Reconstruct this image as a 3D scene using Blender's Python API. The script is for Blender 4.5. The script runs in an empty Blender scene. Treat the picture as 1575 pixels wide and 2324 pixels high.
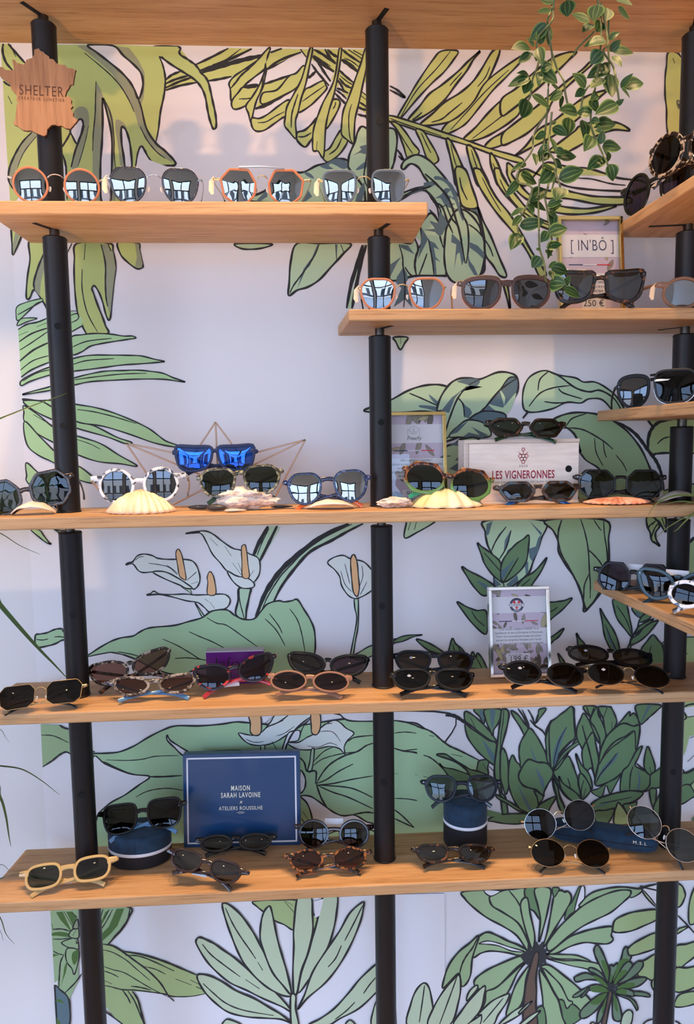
import bpy, math, random
from mathutils import Vector, Matrix, Euler
from mathutils.geometry import tessellate_polygon
random.seed(7)
SC = bpy.context.scene
COL = SC.collection
# ------------------------------------------------------------------ camera
D = 1.25                 # camera to wall, metres
CAMZ = 1.5
F_PX, YAW, PITCH, ROLL = 1616.57, 0.05229, 0.09733, -0.01423
def cam_basis():
    cy, sy, cp, sp, cr, sr = math.cos(YAW), math.sin(YAW), math.cos(PITCH), math.sin(PITCH), math.cos(ROLL), math.sin(ROLL)
    fwd = Vector((sy*cp, cy*cp, -sp)); right = Vector((cy, -sy, 0)); up = right.cross(fwd)
    return right*cr + up*sr, up*cr - right*sr, fwd
RGT, UPV, FWD = cam_basis()
CAMP = Vector((0, -D, CAMZ))
cam = bpy.data.cameras.new('camera'); cam.sensor_fit = 'HORIZONTAL'; cam.sensor_width = 36
cam.lens = F_PX/1575*36; cam.clip_start = .02; cam.clip_end = 100
camo = bpy.data.objects.new('camera', cam); COL.objects.link(camo)
camo.matrix_world = Matrix(((RGT.x, UPV.x, -FWD.x, CAMP.x), (RGT.y, UPV.y, -FWD.y, CAMP.y), (RGT.z, UPV.z, -FWD.z, CAMP.z), (0, 0, 0, 1)))
SC.camera = camo
def ray(px, py): return (RGT*((px-787.5)/F_PX) - UPV*((py-1162)/F_PX) + FWD)
def WY(px, py, y):
    d = ray(px, py); return CAMP + d*((y-CAMP.y)/d.y)
def WZ(px, py, z):
    d = ray(px, py); return CAMP + d*((z-CAMP.z)/d.z)
def PX(p):
    v = Vector(p)-CAMP; d = v.dot(FWD)
    return 787.5+F_PX*v.dot(RGT)/d, 1162-F_PX*v.dot(UPV)/d, d
# ------------------------------------------------------------------ view
SC.view_settings.view_transform = 'Standard'; SC.view_settings.look = 'None'
SC.view_settings.gamma = 1; SC.view_settings.use_curve_mapping = False
SC.view_settings.exposure = 0.0
SC.cycles.use_denoising = True
SC.cycles.max_bounces = 10; SC.cycles.transparent_max_bounces = 16
SC.cycles.caustics_reflective = False; SC.cycles.caustics_refractive = False
SC.cycles.sample_clamp_indirect = 4
# ------------------------------------------------------------------ world
w = bpy.data.worlds.new('sky'); SC.world = w; w.use_nodes = True
WN = w.node_tree.nodes; WL = w.node_tree.links; bg = WN['Background']; bg.inputs[1].default_value = 15.0
wtc = WN.new('ShaderNodeTexCoord'); wsx = WN.new('ShaderNodeSeparateXYZ'); wr = WN.new('ShaderNodeValToRGB')
WL.new(wtc.outputs['Generated'], wsx.inputs[0]); wmr = WN.new('ShaderNodeMapRange'); wmr.inputs['From Min'].default_value = -.25; wmr.inputs['From Max'].default_value = .25
WL.new(wsx.outputs['Z'], wmr.inputs['Value']); WL.new(wmr.outputs[0], wr.inputs[0]); WL.new(wr.outputs[0], bg.inputs[0])
wr.color_ramp.elements.new(.5)
for i_, (p_, c_) in enumerate([(.2, (.27, .22, .19, 1)), (.5, (.40, .38, .36, 1)), (.62, (.26, .39, .65, 1))]): wr.color_ramp.elements[i_].position = p_; wr.color_ramp.elements[i_].color = c_
# ------------------------------------------------------------------ lights
def light(name, kind, loc, target, energy, color, **kw):
    l = bpy.data.lights.new(name, kind); l.energy = energy; l.color = color
    for k, v in kw.items(): setattr(l, k, v)
    o = bpy.data.objects.new(name, l); COL.objects.link(o); o.location = loc
    o.rotation_euler = (Vector(target)-Vector(loc)).to_track_quat('-Z', 'Y').to_euler()
    return o
WARM = (1, .62, .30)
# daylight entering the two shop windows behind the photographer
RX0, RX1, RY0, RZ1 = -2.2, 1.15, -3.9, 3.1
WINS = [(-2.05, -.5), (-.35, .8)]; WZ0, WZ1 = .2, 2.45; LW0, LW1 = -3.6, -1.3
for a, b in WINS:
    o = light('daylight_portal', 'AREA', ((a+b)/2, RY0+.12, (WZ0+WZ1)/2), ((a+b)/2, 0, (WZ0+WZ1)/2), 1, (1, 1, 1), shape='RECTANGLE', size=b-a, size_y=WZ1-WZ0)
    o.data.cycles.is_portal = True
o = light('daylight_portal', 'AREA', (RX0+.12, (LW0+LW1)/2, (WZ0+WZ1)/2), (0, (LW0+LW1)/2, (WZ0+WZ1)/2), 1, (1, 1, 1), shape='RECTANGLE', size=WZ1-WZ0, size_y=LW1-LW0)  # portal of the added side window
o.data.cycles.is_portal = True
sun = light('sun', 'SUN', (-3, -6, 6), (1.5, -13, 0), 9.0, (1, .9, .75), angle=.01)
# ceiling spotlights in front of the shelves
SPOTS = [(-.62, -.56), (-.2, -.54), (.25, -.54), (.72, -.54), (-1.5, -1.7), (-.6, -1.9), (.3, -1.8), (.9, -1.6)]
for i, (x, y) in enumerate(SPOTS):
    e = (66, 78, 84, 72, 10, 10, 10, 10)[i]
    light('ceiling_spot_light', 'SPOT', (x, y, RZ1-.07), (x*.97, -.27 if y > -1 else y+.5, 1.0), e, WARM, spot_size=.85, spot_blend=.8, shadow_soft_size=.025)
# unseen warm spot, added to brighten the top of the mural
light('added_warm_spot', 'SPOT', (-.62, -1.42, .93), (.12, 0, 2.08), 155, (1, .50, .20), spot_size=.9, spot_blend=.6, shadow_soft_size=.055)
# ------------------------------------------------------------------ colours and materials
def s2l(c): return c/12.92 if c <= .04045 else ((c+.055)/1.055)**2.4
def rgb(r, g, b): return (s2l(r/255), s2l(g/255), s2l(b/255), 1)
def alb(r, g, b, k=.8, wh=(206, 203, 212)):
    return tuple(min(.95, max(.002, s2l(c/255)/s2l(q/255)*k)) for c, q in zip((r, g, b), wh))+(1,)
MATS = {}
def mat(name, col, rough=.5, metal=0, spec=.5, coat=0, trans=0, emis=None, alpha=1, ior=1.5):
    if name in MATS: return MATS[name]
    m = bpy.data.materials.new(name); m.use_nodes = True; b = m.node_tree.nodes['Principled BSDF']
    b.inputs['Base Color'].default_value = col; b.inputs['Roughness'].default_value = rough
    b.inputs['Metallic'].default_value = metal; b.inputs['Specular IOR Level'].default_value = spec
    b.inputs['Coat Weight'].default_value = coat; b.inputs['Transmission Weight'].default_value = trans
    b.inputs['IOR'].default_value = ior
    if emis: b.inputs['Emission Color'].default_value = emis[0]; b.inputs['Emission Strength'].default_value = emis[1]
    MATS[name] = m; return m
def tex(m, kind='NOISE', scale=(1, 1, 1), nscale=5, detail=3, ramp=None, bump=0, rough=.5, coords='Object', dist=0):
    """drive a material's base colour with a procedural texture through a colour ramp"""
    nt = m.node_tree; N = nt.nodes; L = nt.links; b = N['Principled BSDF']
    tc = N.new('ShaderNodeTexCoord'); mp = N.new('ShaderNodeMapping'); mp.inputs['Scale'].default_value = scale
    L.new(tc.outputs[coords], mp.inputs[0])
    if kind == 'VORONOI':
        t = N.new('ShaderNodeTexVoronoi'); t.inputs['Scale'].default_value = nscale; out = t.outputs['Distance']
    else:
        t = N.new('ShaderNodeTexNoise'); t.inputs['Scale'].default_value = nscale; t.inputs['Detail'].default_value = detail
        t.inputs['Roughness'].default_value = rough; t.inputs['Distortion'].default_value = dist; out = t.outputs['Fac']
    L.new(mp.outputs[0], t.inputs['Vector'])
    r = N.new('ShaderNodeValToRGB'); cr = r.color_ramp
    while len(cr.elements) < len(ramp): cr.elements.new(.5)
    for e, (p, c) in zip(cr.elements, ramp): e.position = p; e.color = c
    L.new(out, r.inputs[0]); L.new(r.outputs[0], b.inputs['Base Color'])
    if bump:
        bn = N.new('ShaderNodeBump'); bn.inputs['Strength'].default_value = bump; bn.inputs['Distance'].default_value = .0006
        L.new(out, bn.inputs['Height']); L.new(bn.outputs[0], b.inputs['Normal'])
    return m
def lensmat(name, tint, refl=.12, gloss=(1, 1, 1, 1), rough=.0):
    m = bpy.data.materials.new(name); m.use_nodes = True; nt = m.node_tree; N = nt.nodes; L = nt.links
    N.remove(N['Principled BSDF']); out = N['Material Output']
    tr = N.new('ShaderNodeBsdfTransparent'); tr.inputs[0].default_value = tint
    gl = N.new('ShaderNodeBsdfGlossy'); gl.inputs['Roughness'].default_value = rough; gl.inputs[0].default_value = gloss
    lw = N.new('ShaderNodeLayerWeight'); lw.inputs[0].default_value = .25
    mp = N.new('ShaderNodeMapRange'); mp.inputs['To Min'].default_value = refl; mp.inputs['To Max'].default_value = min(1, refl+.4)
    L.new(lw.outputs['Fresnel'], mp.inputs['Value'])
    mx = N.new('ShaderNodeMixShader'); L.new(mp.outputs[0], mx.inputs[0]); L.new(tr.outputs[0], mx.inputs[1]); L.new(gl.outputs[0], mx.inputs[2])
    L.new(mx.outputs[0], out.inputs[0]); MATS[name] = m; return m
# ------------------------------------------------------------------ mesh builder
class MB:
    def __init__(s): s.v = []; s.f = []; s.m = []; s.mi = 0
    def add(s, vs, fs):
        o = len(s.v); s.v += [tuple(p) for p in vs]; s.f += [[i+o for i in f] for f in fs]; s.m += [s.mi]*len(fs)
    def box(s, x0, x1, y0, y1, z0, z1):
        s.add([(x0,y0,z0),(x1,y0,z0),(x1,y1,z0),(x0,y1,z0),(x0,y0,z1),(x1,y0,z1),(x1,y1,z1),(x0,y1,z1)],
              [(0,3,2,1),(4,5,6,7),(0,1,5,4),(1,2,6,5),(2,3,7,6),(3,0,4,7)])
    def sweep(s, path, ra, rb=None, up=(0, 0, 1), n=10, sq=2.0, closed=False, cap=True):
        """sweep a super-elliptic section: ra along 'up', rb across; each a number or a list"""
        P = [Vector(p) for p in path]; N = len(P); up = Vector(up); rb = ra if rb is None else rb
        vs = []; fs = []
        for i, p in enumerate(P):
            if closed: t = P[(i+1) % N]-P[i-1]
            else: t = P[min(i+1, N-1)]-P[max(i-1, 0)]
            t.normalize(); u = up - t*up.dot(t)
            if u.length < 1e-4: u = t.orthogonal()
            u.normalize(); w_ = t.cross(u)
            A = ra[i] if isinstance(ra, (list, tuple)) else ra; B = rb[i] if isinstance(rb, (list, tuple)) else rb
            for k in range(n):
                a = 2*math.pi*(k+.5)/n; c, q = math.cos(a), math.sin(a)
                c = math.copysign(abs(c)**(2/sq), c); q = math.copysign(abs(q)**(2/sq), q)
                vs.append(p+u*(A*q)+w_*(B*c))
        for i in range(N if closed else N-1):
            j = (i+1) % N
            for k in range(n):
                k2 = (k+1) % n; fs.append((i*n+k, i*n+k2, j*n+k2, j*n+k))
        if cap and not closed: fs.append(tuple(range(n))[::-1]); fs.append(tuple((N-1)*n+k for k in range(n)))
        s.add(vs, fs)
    def tube(s, path, r, n=8, closed=False): s.sweep(path, r, r, n=n, closed=closed)
    def lathe(s, prof, n=40, c=(0, 0, 0), sx=1, sy=1, cap=True):
        vs = []; fs = []; M = len(prof)
        for i in range(n):
            a = 2*math.pi*i/n
            for r, z in prof: vs.append((c[0]+r*math.cos(a)*sx, c[1]+r*math.sin(a)*sy, c[2]+z))
        for i in range(n):
            j = (i+1) % n
            for k in range(M-1): fs.append((i*M+k, j*M+k, j*M+k+1, i*M+k+1))
        if cap:
            if prof[0][0] > 1e-6: fs.append([i*M for i in range(n)][::-1])
            if prof[-1][0] > 1e-6: fs.append([i*M+M-1 for i in range(n)])
        s.add(vs, fs)
    def poly(s, pts, y=0):   # flat polygon in xz facing -y
        v3 = [Vector((p[0], p[1], 0)) for p in pts]
        tri = tessellate_polygon([v3]); vs = [(p[0], y, p[1]) for p in pts]; fs = []
        for a, b, c in tri:
            cr = (v3[b]-v3[a]).cross(v3[c]-v3[a]).z
            fs.append((a, b, c) if cr > 0 else (a, c, b))
        s.add(vs, fs)
    def slab(s, pts, y0, y1):  # polygon outline in xz extruded from y0 (front) to y1 (back)
        ar = sum(pts[i][0]*pts[(i+1) % len(pts)][1]-pts[(i+1) % len(pts)][0]*pts[i][1] for i in range(len(pts)))
        if ar < 0: pts = pts[::-1]
        n = len(pts); s.poly(pts, y0); k = len(s.v)
        v3 = [Vector((p[0], p[1], 0)) for p in pts]; tri = tessellate_polygon([v3]); fs = []
        for a, b, c in tri:
            cr = (v3[b]-v3[a]).cross(v3[c]-v3[a]).z
            fs.append((a, c, b) if cr > 0 else (a, b, c))
        s.add([(p[0], y1, p[1]) for p in pts], fs)
        o = len(s.v); s.v += [(p[0], y0, p[1]) for p in pts]+[(p[0], y1, p[1]) for p in pts]
        for i in range(n):
            j = (i+1) % n; s.f.append([o+i, o+n+i, o+n+j, o+j]); s.m.append(s.mi)
    def ribbon(s, pts, w_, y=0, closed=False):   # flat stroke of width w_ (number or list) in xz plane
        n = len(pts); L = []; R_ = []
        for i in range(n):
            a = pts[i-1] if (i or closed) else pts[0]; b = pts[(i+1) % n] if (i < n-1 or closed) else pts[-1]
            dx, dz = b[0]-a[0], b[1]-a[1]; l = math.hypot(dx, dz) or 1; nx, nz = -dz/l, dx/l
            h = (w_[i] if isinstance(w_, list) else w_)/2
            L.append((pts[i][0]+nx*h, y, pts[i][1]+nz*h)); R_.append((pts[i][0]-nx*h, y, pts[i][1]-nz*h))
        fs = [(n+i, n+(i+1) % n, (i+1) % n, i) for i in range(n if closed else n-1)]
        s.add(L+R_, fs)
    def map(s, fn): s.v = [tuple(fn(Vector(p))) for p in s.v]; return s
    def build(s, name, mats, parent=None, smooth=True, bevel=0, sub=0):
        me = bpy.data.meshes.new(name); me.from_pydata(s.v, [], s.f)
        mats = mats if isinstance(mats, (list, tuple)) else [mats]
        for m in mats: me.materials.append(m)
        if len(mats) > 1: me.polygons.foreach_set('material_index', s.m)
        if smooth:
            me.polygons.foreach_set('use_smooth', [True]*len(me.polygons))
            try: me.set_sharp_from_angle(angle=math.radians(38))
            except Exception: pass
        me.update(); o = bpy.data.objects.new(name, me); COL.objects.link(o)
        if parent: o.parent = parent
        if bevel:
            b = o.modifiers.new('bevel', 'BEVEL'); b.width = bevel; b.segments = 2; b.limit_method = 'ANGLE'; b.angle_limit = math.radians(40)
        if sub: q = o.modifiers.new('sub', 'SUBSURF'); q.levels = sub; q.render_levels = sub
        return o
def tag(o, label=None, cat=None, group=None, kind=None):
    if label: o['label'] = label
    if cat: o['category'] = cat
    if group: o['group'] = group
    if kind: o['kind'] = kind
    return o
def thing(name, label, cat, loc=(0, 0, 0), rotz=0, group=None):
    o = bpy.data.objects.new(name, None); o.empty_display_size = .02; COL.objects.link(o)
    o.location = loc; o.rotation_euler = (0, 0, rotz); return tag(o, label, cat, group)
def cr(pts, closed=True, seg=6, tension=.5):
    """Catmull-Rom through 2D/3D points"""
    n = len(pts); out = []
    P = [tuple(p) for p in pts]; dim = len(P[0])
    for i in range(n if closed else n-1):
        p0 = P[i-1] if (i or closed) else P[0]; p1 = P[i]; p2 = P[(i+1) % n]; p3 = P[(i+2) % n] if (i+2 < n or closed) else P[-1]
        for k in range(seg):
            t = k/seg
            out.append(tuple(p1[d]+.5*t*((p2[d]-p0[d])+t*((2*p0[d]-5*p1[d]+4*p2[d]-p3[d])+t*(3*(p1[d]-p2[d])+p3[d]-p0[d]))) for d in range(dim)))
    if not closed: out.append(P[-1])
    return out
def text_mesh(body, size, align='CENTER', space=1.0, bold=0.0, sx=1.0, shear=0.0, line=1.0):
    """2D verts/faces of built-in-font lettering laid in xz (x right, z up), as an MB"""
    c = bpy.data.curves.new('lettering', 'FONT'); c.body = body; c.size = size; c.align_x = align; c.align_y = 'CENTER'
    c.space_character = space; c.space_line = line; c.offset = bold; c.resolution_u = 3; c.shear = shear
    o = bpy.data.objects.new('lettering', c); COL.objects.link(o)
    dg = bpy.context.evaluated_depsgraph_get(); me = bpy.data.meshes.new_from_object(o.evaluated_get(dg))
    mb = MB(); mb.add([(v.co.x*sx, 0, v.co.y) for v in me.vertices], [tuple(p.vertices) for p in me.polygons])
    bpy.data.objects.remove(o); bpy.data.curves.remove(c); bpy.data.meshes.remove(me)
    return mb
def merge(dst, src, fn, mi=None):
    if mi is not None: dst.mi = mi
    dst.add([fn(Vector(p)) for p in src.v], src.f)
# ------------------------------------------------------------------ the setting
SF, SB, PY = .86515*D-D, .985*D-D, .92507*D-D      # shelf front, shelf back, pole planes (world y)
def Z(u): return CAMZ+D*u
SH = {'T': (Z(.528), Z(.5132)), 1: (Z(.2812), Z(.2658)), 2: (Z(.15786), Z(.144)), 3: (Z(-.0835), Z(-.0989)),
      4: (Z(-.3253), Z(-.3395)), 5: (Z(-.569), Z(-.5837)), 'A': (Z(.2869), Z(.2733)), 'B': (Z(.0389), Z(.0245)), 'C': (Z(-.2014), Z(-.2154))}
M_paper = mat('mural_paper', (.80, .78, .78, 1), .75)
M_cream = mat('cream_wall_paint', (.76, .74, .72, 1), .7)
M_ceil = mat('white_ceiling_paint', (.75, .74, .72, 1), .8)
M_floor = mat('floor_boards', (.4, .27, .16, 1), .4); tex(M_floor, scale=(.6, 6, 1), nscale=6, ramp=[(.3, (.30, .19, .10, 1)), (.7, (.48, .33, .2, 1))])
def struct(name, mb, m, **k):
    o = mb.build(name, m, smooth=False, **k); return tag(o, kind='structure')
m = MB(); m.box(RX0, RX1, RY0, .1, -.1, 0); struct('floor', m, M_floor)
m = MB(); m.box(RX0, RX1, RY0, .1, RZ1, RZ1+.1); struct('ceiling', m, M_ceil)
m = MB(); m.box(RX0-.1, RX0, LW1, .1, 0, RZ1); m.box(RX0-.1, RX0, RY0, LW0, 0, RZ1); m.box(RX0-.1, RX0, LW0, LW1, 0, WZ0); m.box(RX0-.1, RX0, LW0, LW1, WZ1, RZ1); struct('wall_left', m, M_cream)
m = MB(); m.box(RX1, RX1+.1, RY0, .1, 0, RZ1); struct('wall_right', m, M_cream)
m = MB(); m.box(RX0, RX1, RY0-.2, RY0, 0, WZ0); m.box(RX0, RX1, RY0-.2, RY0, WZ1, RZ1)
m.box(RX0, WINS[0][0], RY0-.2, RY0, WZ0, WZ1); m.box(WINS[0][1], WINS[1][0], RY0-.2, RY0, WZ0, WZ1); m.box(WINS[1][1], RX1, RY0-.2, RY0, WZ0, WZ1)
struct('wall_front', m, M_cream)
M_dark = mat('dark_window_frame', (.02, .02, .022, 1), .4)
for i, (a, b) in enumerate(WINS):
    m = MB()
    for x in (a, (a+b)/2-.03, b-.06): m.box(x, x+.06, RY0-.12, RY0-.05, WZ0, WZ1)
    for z in (WZ0, 1.95, WZ1-.06): m.box(a, b, RY0-.11, RY0-.06, z, z+.06)
    struct('window_%d' % (i+1), m, M_dark)
m = MB()
for y in (LW0, (LW0+LW1)/2-.03, LW1-.06): m.box(RX0-.09, RX0-.03, y, y+.06, WZ0, WZ1)
for z in (WZ0, 1.95, WZ1-.06): m.box(RX0-.08, RX0-.04, LW0, LW1, z, z+.06)
struct('window_3', m, M_dark)  # unseen side window, added to let in more daylight
# street front seen only in the lenses
M_stone = mat('pale_facade_stone', (.72, .70, .66, 1), .9); M_glassdk = mat('dark_facade_window', (.03, .04, .05, 1), .1); M_rail = mat('iron_railing', (.03, .03, .03, 1), .5)
f = thing('street_building', 'pale stone apartment front across the street, seen only mirrored in lenses', 'building', (0, -17, 0))
m = MB(); m.box(-9, 9, -.4, 0, 0, 3.5); m.build('facade', M_stone, f, smooth=False)
for r in range(1):
    for c in range(9):
        m = MB(); x = -8+c*2; z = .6+r*2.6; m.box(x-.45, x+.45, 0, .05, z, z+1.7); m.build('window', M_glassdk, f, smooth=False)
m = MB(); m.box(-9, 9, .05, .12, .3, .55)
m.build('balcony', M_rail, f, smooth=False)
m = MB(); m.box(-12, 12, -20, RY0-.2, -.15, -.02); struct('ground', m, mat('pavement', (.3, .3, .3, 1), .9))
# ------------------------------------------------------------------ wood
def oak(name, ax):
    """plain-sawn oak: broad bands plus fine dark pores running along the board"""
    m = mat(name, (.5, .32, .17, 1), .5, spec=.3); nt = m.node_tree; N = nt.nodes; L = nt.links; b = N['Principled BSDF']
    tc = N.new('ShaderNodeTexCoord')
    def nz(sc, detail, rough, dist):
        mp = N.new('ShaderNodeMapping'); mp.inputs['Scale'].default_value = sc if ax == 'x' else (sc[1], sc[0], sc[2]); L.new(tc.outputs['Object'], mp.inputs[0])
        t = N.new('ShaderNodeTexNoise'); t.inputs['Scale'].default_value = 10; t.inputs['Detail'].default_value = detail; t.inputs['Roughness'].default_value = rough; t.inputs['Distortion'].default_value = dist
        L.new(mp.outputs[0], t.inputs['Vector']); return t.outputs['Fac']
    def ramp(src, els):
        r = N.new('ShaderNodeValToRGB'); L.new(src, r.inputs[0])
        while len(r.color_ramp.elements) < len(els): r.color_ramp.elements.new(.5)
        for e, (p, c) in zip(r.color_ramp.elements, els): e.position = p; e.color = c
        return r.outputs[0]
    A = ramp(nz((.4, 5, 8), 4, .55, .5), [(.3, (.44, .245, .112, 1)), (.5, (.53, .31, .148, 1)), (.7, (.60, .37, .19, 1))])
    P = nz((.9, 24, 36), 5, .7, .2); B = ramp(P, [(.36, (.62, .54, .46, 1)), (.47, (.97, .96, .94, 1)), (.62, (1.0, 1.0, 1.0, 1))])
    mx = N.new('ShaderNodeMix'); mx.data_type = 'RGBA'; mx.blend_type = 'MULTIPLY'; mx.inputs[0].default_value = .85; L.new(A, mx.inputs[6]); L.new(B, mx.inputs[7]); L.new(mx.outputs[2], b.inputs['Base Color'])
    bn = N.new('ShaderNodeBump'); bn.inputs['Strength'].default_value = .25; bn.inputs['Distance'].default_value = .0005; L.new(P, bn.inputs['Height']); L.new(bn.outputs[0], b.inputs['Normal'])
    return m
M_oakx = oak('oak_board', 'x'); M_oaky = oak('oak_board_side', 'y')
M_black = mat('black_powder_coat', (.010, .009, .010, 1), .45, spec=.3)
M_rod = mat('threaded_steel_rod', (.09, .085, .08, 1), .35, metal=1)
def board(name, corners, z0, z1, m, label, cat='shelf'):
    """corners: plan outline, counter-clockwise"""
    cx = sum(c[0] for c in corners)/4; cy = sum(c[1] for c in corners)/4
    mb = MB(); vs = [(x-cx, y-cy, 0) for x, y in corners]+[(x-cx, y-cy, z1-z0) for x, y in corners]
    mb.add(vs, [(3, 2, 1, 0), (4, 5, 6, 7), (0, 1, 5, 4), (1, 2, 6, 5), (2, 3, 7, 6), (3, 0, 4, 7)])
    o = mb.build(name, m, smooth=False, bevel=.0022); o.location = (cx, cy, z0); return tag(o, label, cat)
XR = RX1-.003
def xy(p): return (p[0], p[1])
def shelf(k, lf, lb, rf, rb, label): return board('oak_shelf', [(lf, SF), (rf, SF), (rb, SB), (lb, SB)], SH[k][1], SH[k][0], M_oakx, label)
SHO = {}
SHO['T'] = shelf('T', -.78, -.78, XR, XR, 'topmost oak shelf, seen from below, with green vines hanging in front')
SHO[1] = shelf(1, -.3588*D-.004, WY(68, 552.5, SB).x, WY(971, 459, SF).x, WY(937, 553.5, SB).x, 'short oak shelf under the wooden map with four pairs of sunglasses')
SHO[2] = shelf(2, WY(791.5, 703, SF).x, WY(767, 764, SB).x, XR, XR, 'oak shelf at middle right carrying orange and brown wooden sunglasses')
SHO[3] = shelf(3, -.78, -.78, XR, XR, 'long oak shelf with seashells, copper boat and pale wooden box')
SHO[4] = shelf(4, -.535, WZ(38, 1548, SH[4][0]).x, XR, XR, 'long oak shelf with the purple block and silver framed card')
SHO[5] = shelf(5, -.53, WZ(58, 1928, SH[5][0]).x, XR, XR, 'lowest oak shelf with blue sunglass cases and blue card box')
for k, x0, lab in (('A', .41974*D, 'upper right side shelf running forward, holding leopard sunglasses'), ('B', .40482*D, 'middle right side shelf running forward, near eye level, with black keyhole sunglasses'), ('C', .40306*D, 'lower right side shelf running forward with teal sunglasses')):
    yf = -.78; t = -.03946
    if k == 'B': x0 = WY(1356.4, 940, SB-.003).x
    xf = x0+(SB-yf)*-t*-1*-1 if False else x0+(yf-SB)*t
    SHO[k] = board('oak_side_shelf', [(xf, yf), (XR, yf), (XR, SB), (x0, SB)], SH[k][1], SH[k][0], M_oaky, lab)
# ------------------------------------------------------------------ uprights
PR = .0178
def tube_seg(par, z0, z1, holes, x):
    mb = MB(); mb.lathe([(PR, 0), (PR+.0012, .0006), (PR+.0012, .002), (PR, .003), (PR, z1-z0-.004), (PR+.0006, z1-z0-.002), (PR-.001, z1-z0)], 40, (0, 0, z0))
    mb.build('tube', M_black, par)
ORDER = {0: ['T', 1, 3, 4, 5], 1: ['T', 1, 2, 3, 4, 5], 2: ['T', 'A', 2, 'B', 3, 'C', 4, 5]}
HOLES = {0: [(131, 740), (144, 966), (166, 1395), (184, 1804)], 1: [(862, 275), (865, 958), (867, 1376), (871, 1776)], 2: [(1557, 283), (1529, 1753)]}
PXS = [-.30776*D, .09348*D, .49429*D]
M_hole = mat('drilled_hole_dark', (.002, .002, .002, 1), .9)
for i, x in enumerate(PXS):
    lab = ('left', 'middle', 'right')[i]
    t = thing('shelf_upright', {'left': 'black round steel upright behind the wooden map, at left', 'middle': 'black round steel upright in the middle of the shelving', 'right': 'black round steel upright passing the side shelves at right'}[lab], 'upright', (x, PY, 0), 0)
    ks = ORDER[i]
    for a, b in zip(ks, ks[1:]+[None]):
        top = SH[a][1]; bot = SH[b][0] if b else .003
        gap = .012
        tube_seg(t, bot, top-gap, None, x)
        mb = MB(); mb.lathe([(.0075, 0), (.0075, gap+.001)], 16, (0, 0, top-gap-.0005)); mb.build('rod', M_rod, t)
    for hx, hy in HOLES[i]:
        p = WY(hx, hy, PY-PR); z = p.z; a = math.atan2(p.x-x, PR*1.0)
        mb = MB(); mb.sweep([(0, -.0009, 0), (0, .0006, 0)], .0052, n=20, up=(0, 0, 1)); ax = max(-.8, min(.8, (p.x-x)/PR)); an = math.asin(ax)
        mb.map(lambda v: Vector((math.sin(an)*PR + math.cos(an)*v.x - math.sin(an)*v.y*-1*0, -math.cos(an)*PR + v.y, v.z+z)))
        mb.build('bolt_hole', M_hole, t)
# routed slots in the shelf undersides beside each upright
def slot(k, i, dx, dy):
    x = PXS[i]; z = SH[k][1]
    mb = MB(); p0 = Vector((x, PY, z-.0004)); p1 = Vector((x+dx, PY+dy, z-.0004)); d = (p1-p0).normalized(); n_ = Vector((-d.y, d.x, 0))*.004
    c = SHO[k].location
    v = [p0-n_, p1-n_, p1+n_, p0+n_]
    mb.add([q-c for q in v]+[q+Vector((0, 0, .0008))-c for q in v], [(0, 3, 2, 1), (4, 5, 6, 7), (0, 1, 5, 4), (1, 2, 6, 5), (2, 3, 7, 6), (3, 0, 4, 7)])
    mb.build('routed_slot', M_hole, SHO[k], smooth=False)
for k in ('T', 1): slot(k, 0, -.018, -.035); slot(k, 1, .012, -.035)
slot(2, 1, .016, -.03); slot('T', 2, -.02, -.05); slot('A', 2, -.06, .01); slot(2, 2, -.03, .03)
# ------------------------------------------------------------------ ceiling spotlight housings
M_housing = mat('white_spot_housing', (.7, .7, .7, 1), .4); M_bulb = mat('lit_bulb', (1, .8, .5, 1), .5, emis=((1, .75, .45, 1), 60))
for i, (x, y) in enumerate(SPOTS):
    t = thing('ceiling_spotlight', 'small round ceiling spotlight shining down on the shelves', 'spotlight', (x, y, RZ1), group='ceiling spotlights')
    mb = MB(); mb.lathe([(.055, 0), (.055, -.02), (.035, -.02), (.035, -.004)][::-1], 24); mb.build('housing', M_housing, t)
    mb = MB(); mb.lathe([(0, -.0195), (.032, -.0195)], 24, cap=False); mb.build('bulb', M_bulb, t)

# added rig out of view; flaps cut the warm spot's beam on the wall
lp = thing('added_spot_rig', 'added unseen stand with flaps that shape the warm light on the mural', 'light_helper', (-.62, -1.42, 0))
mb = MB(); mb.lathe([(.09, 0), (.09, .012), (.012, .016), (.010, .86), (.035, .865), (.035, .9)], 24); mb.build('stand', M_black, lp)
dy = .3
for sl, up_ in ((.715, 0), (.855, 1)):
    zt = .93+dy*sl; mb = MB(); mb.box(-.25, .45, dy, dy+.002, zt if up_ else .80, zt+.1 if up_ else zt); mb.build('added_beam_flap', M_black, lp, smooth=False)
# ------------------------------------------------------------------ back wall with its printed botanical mural
WALLY = .03
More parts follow.
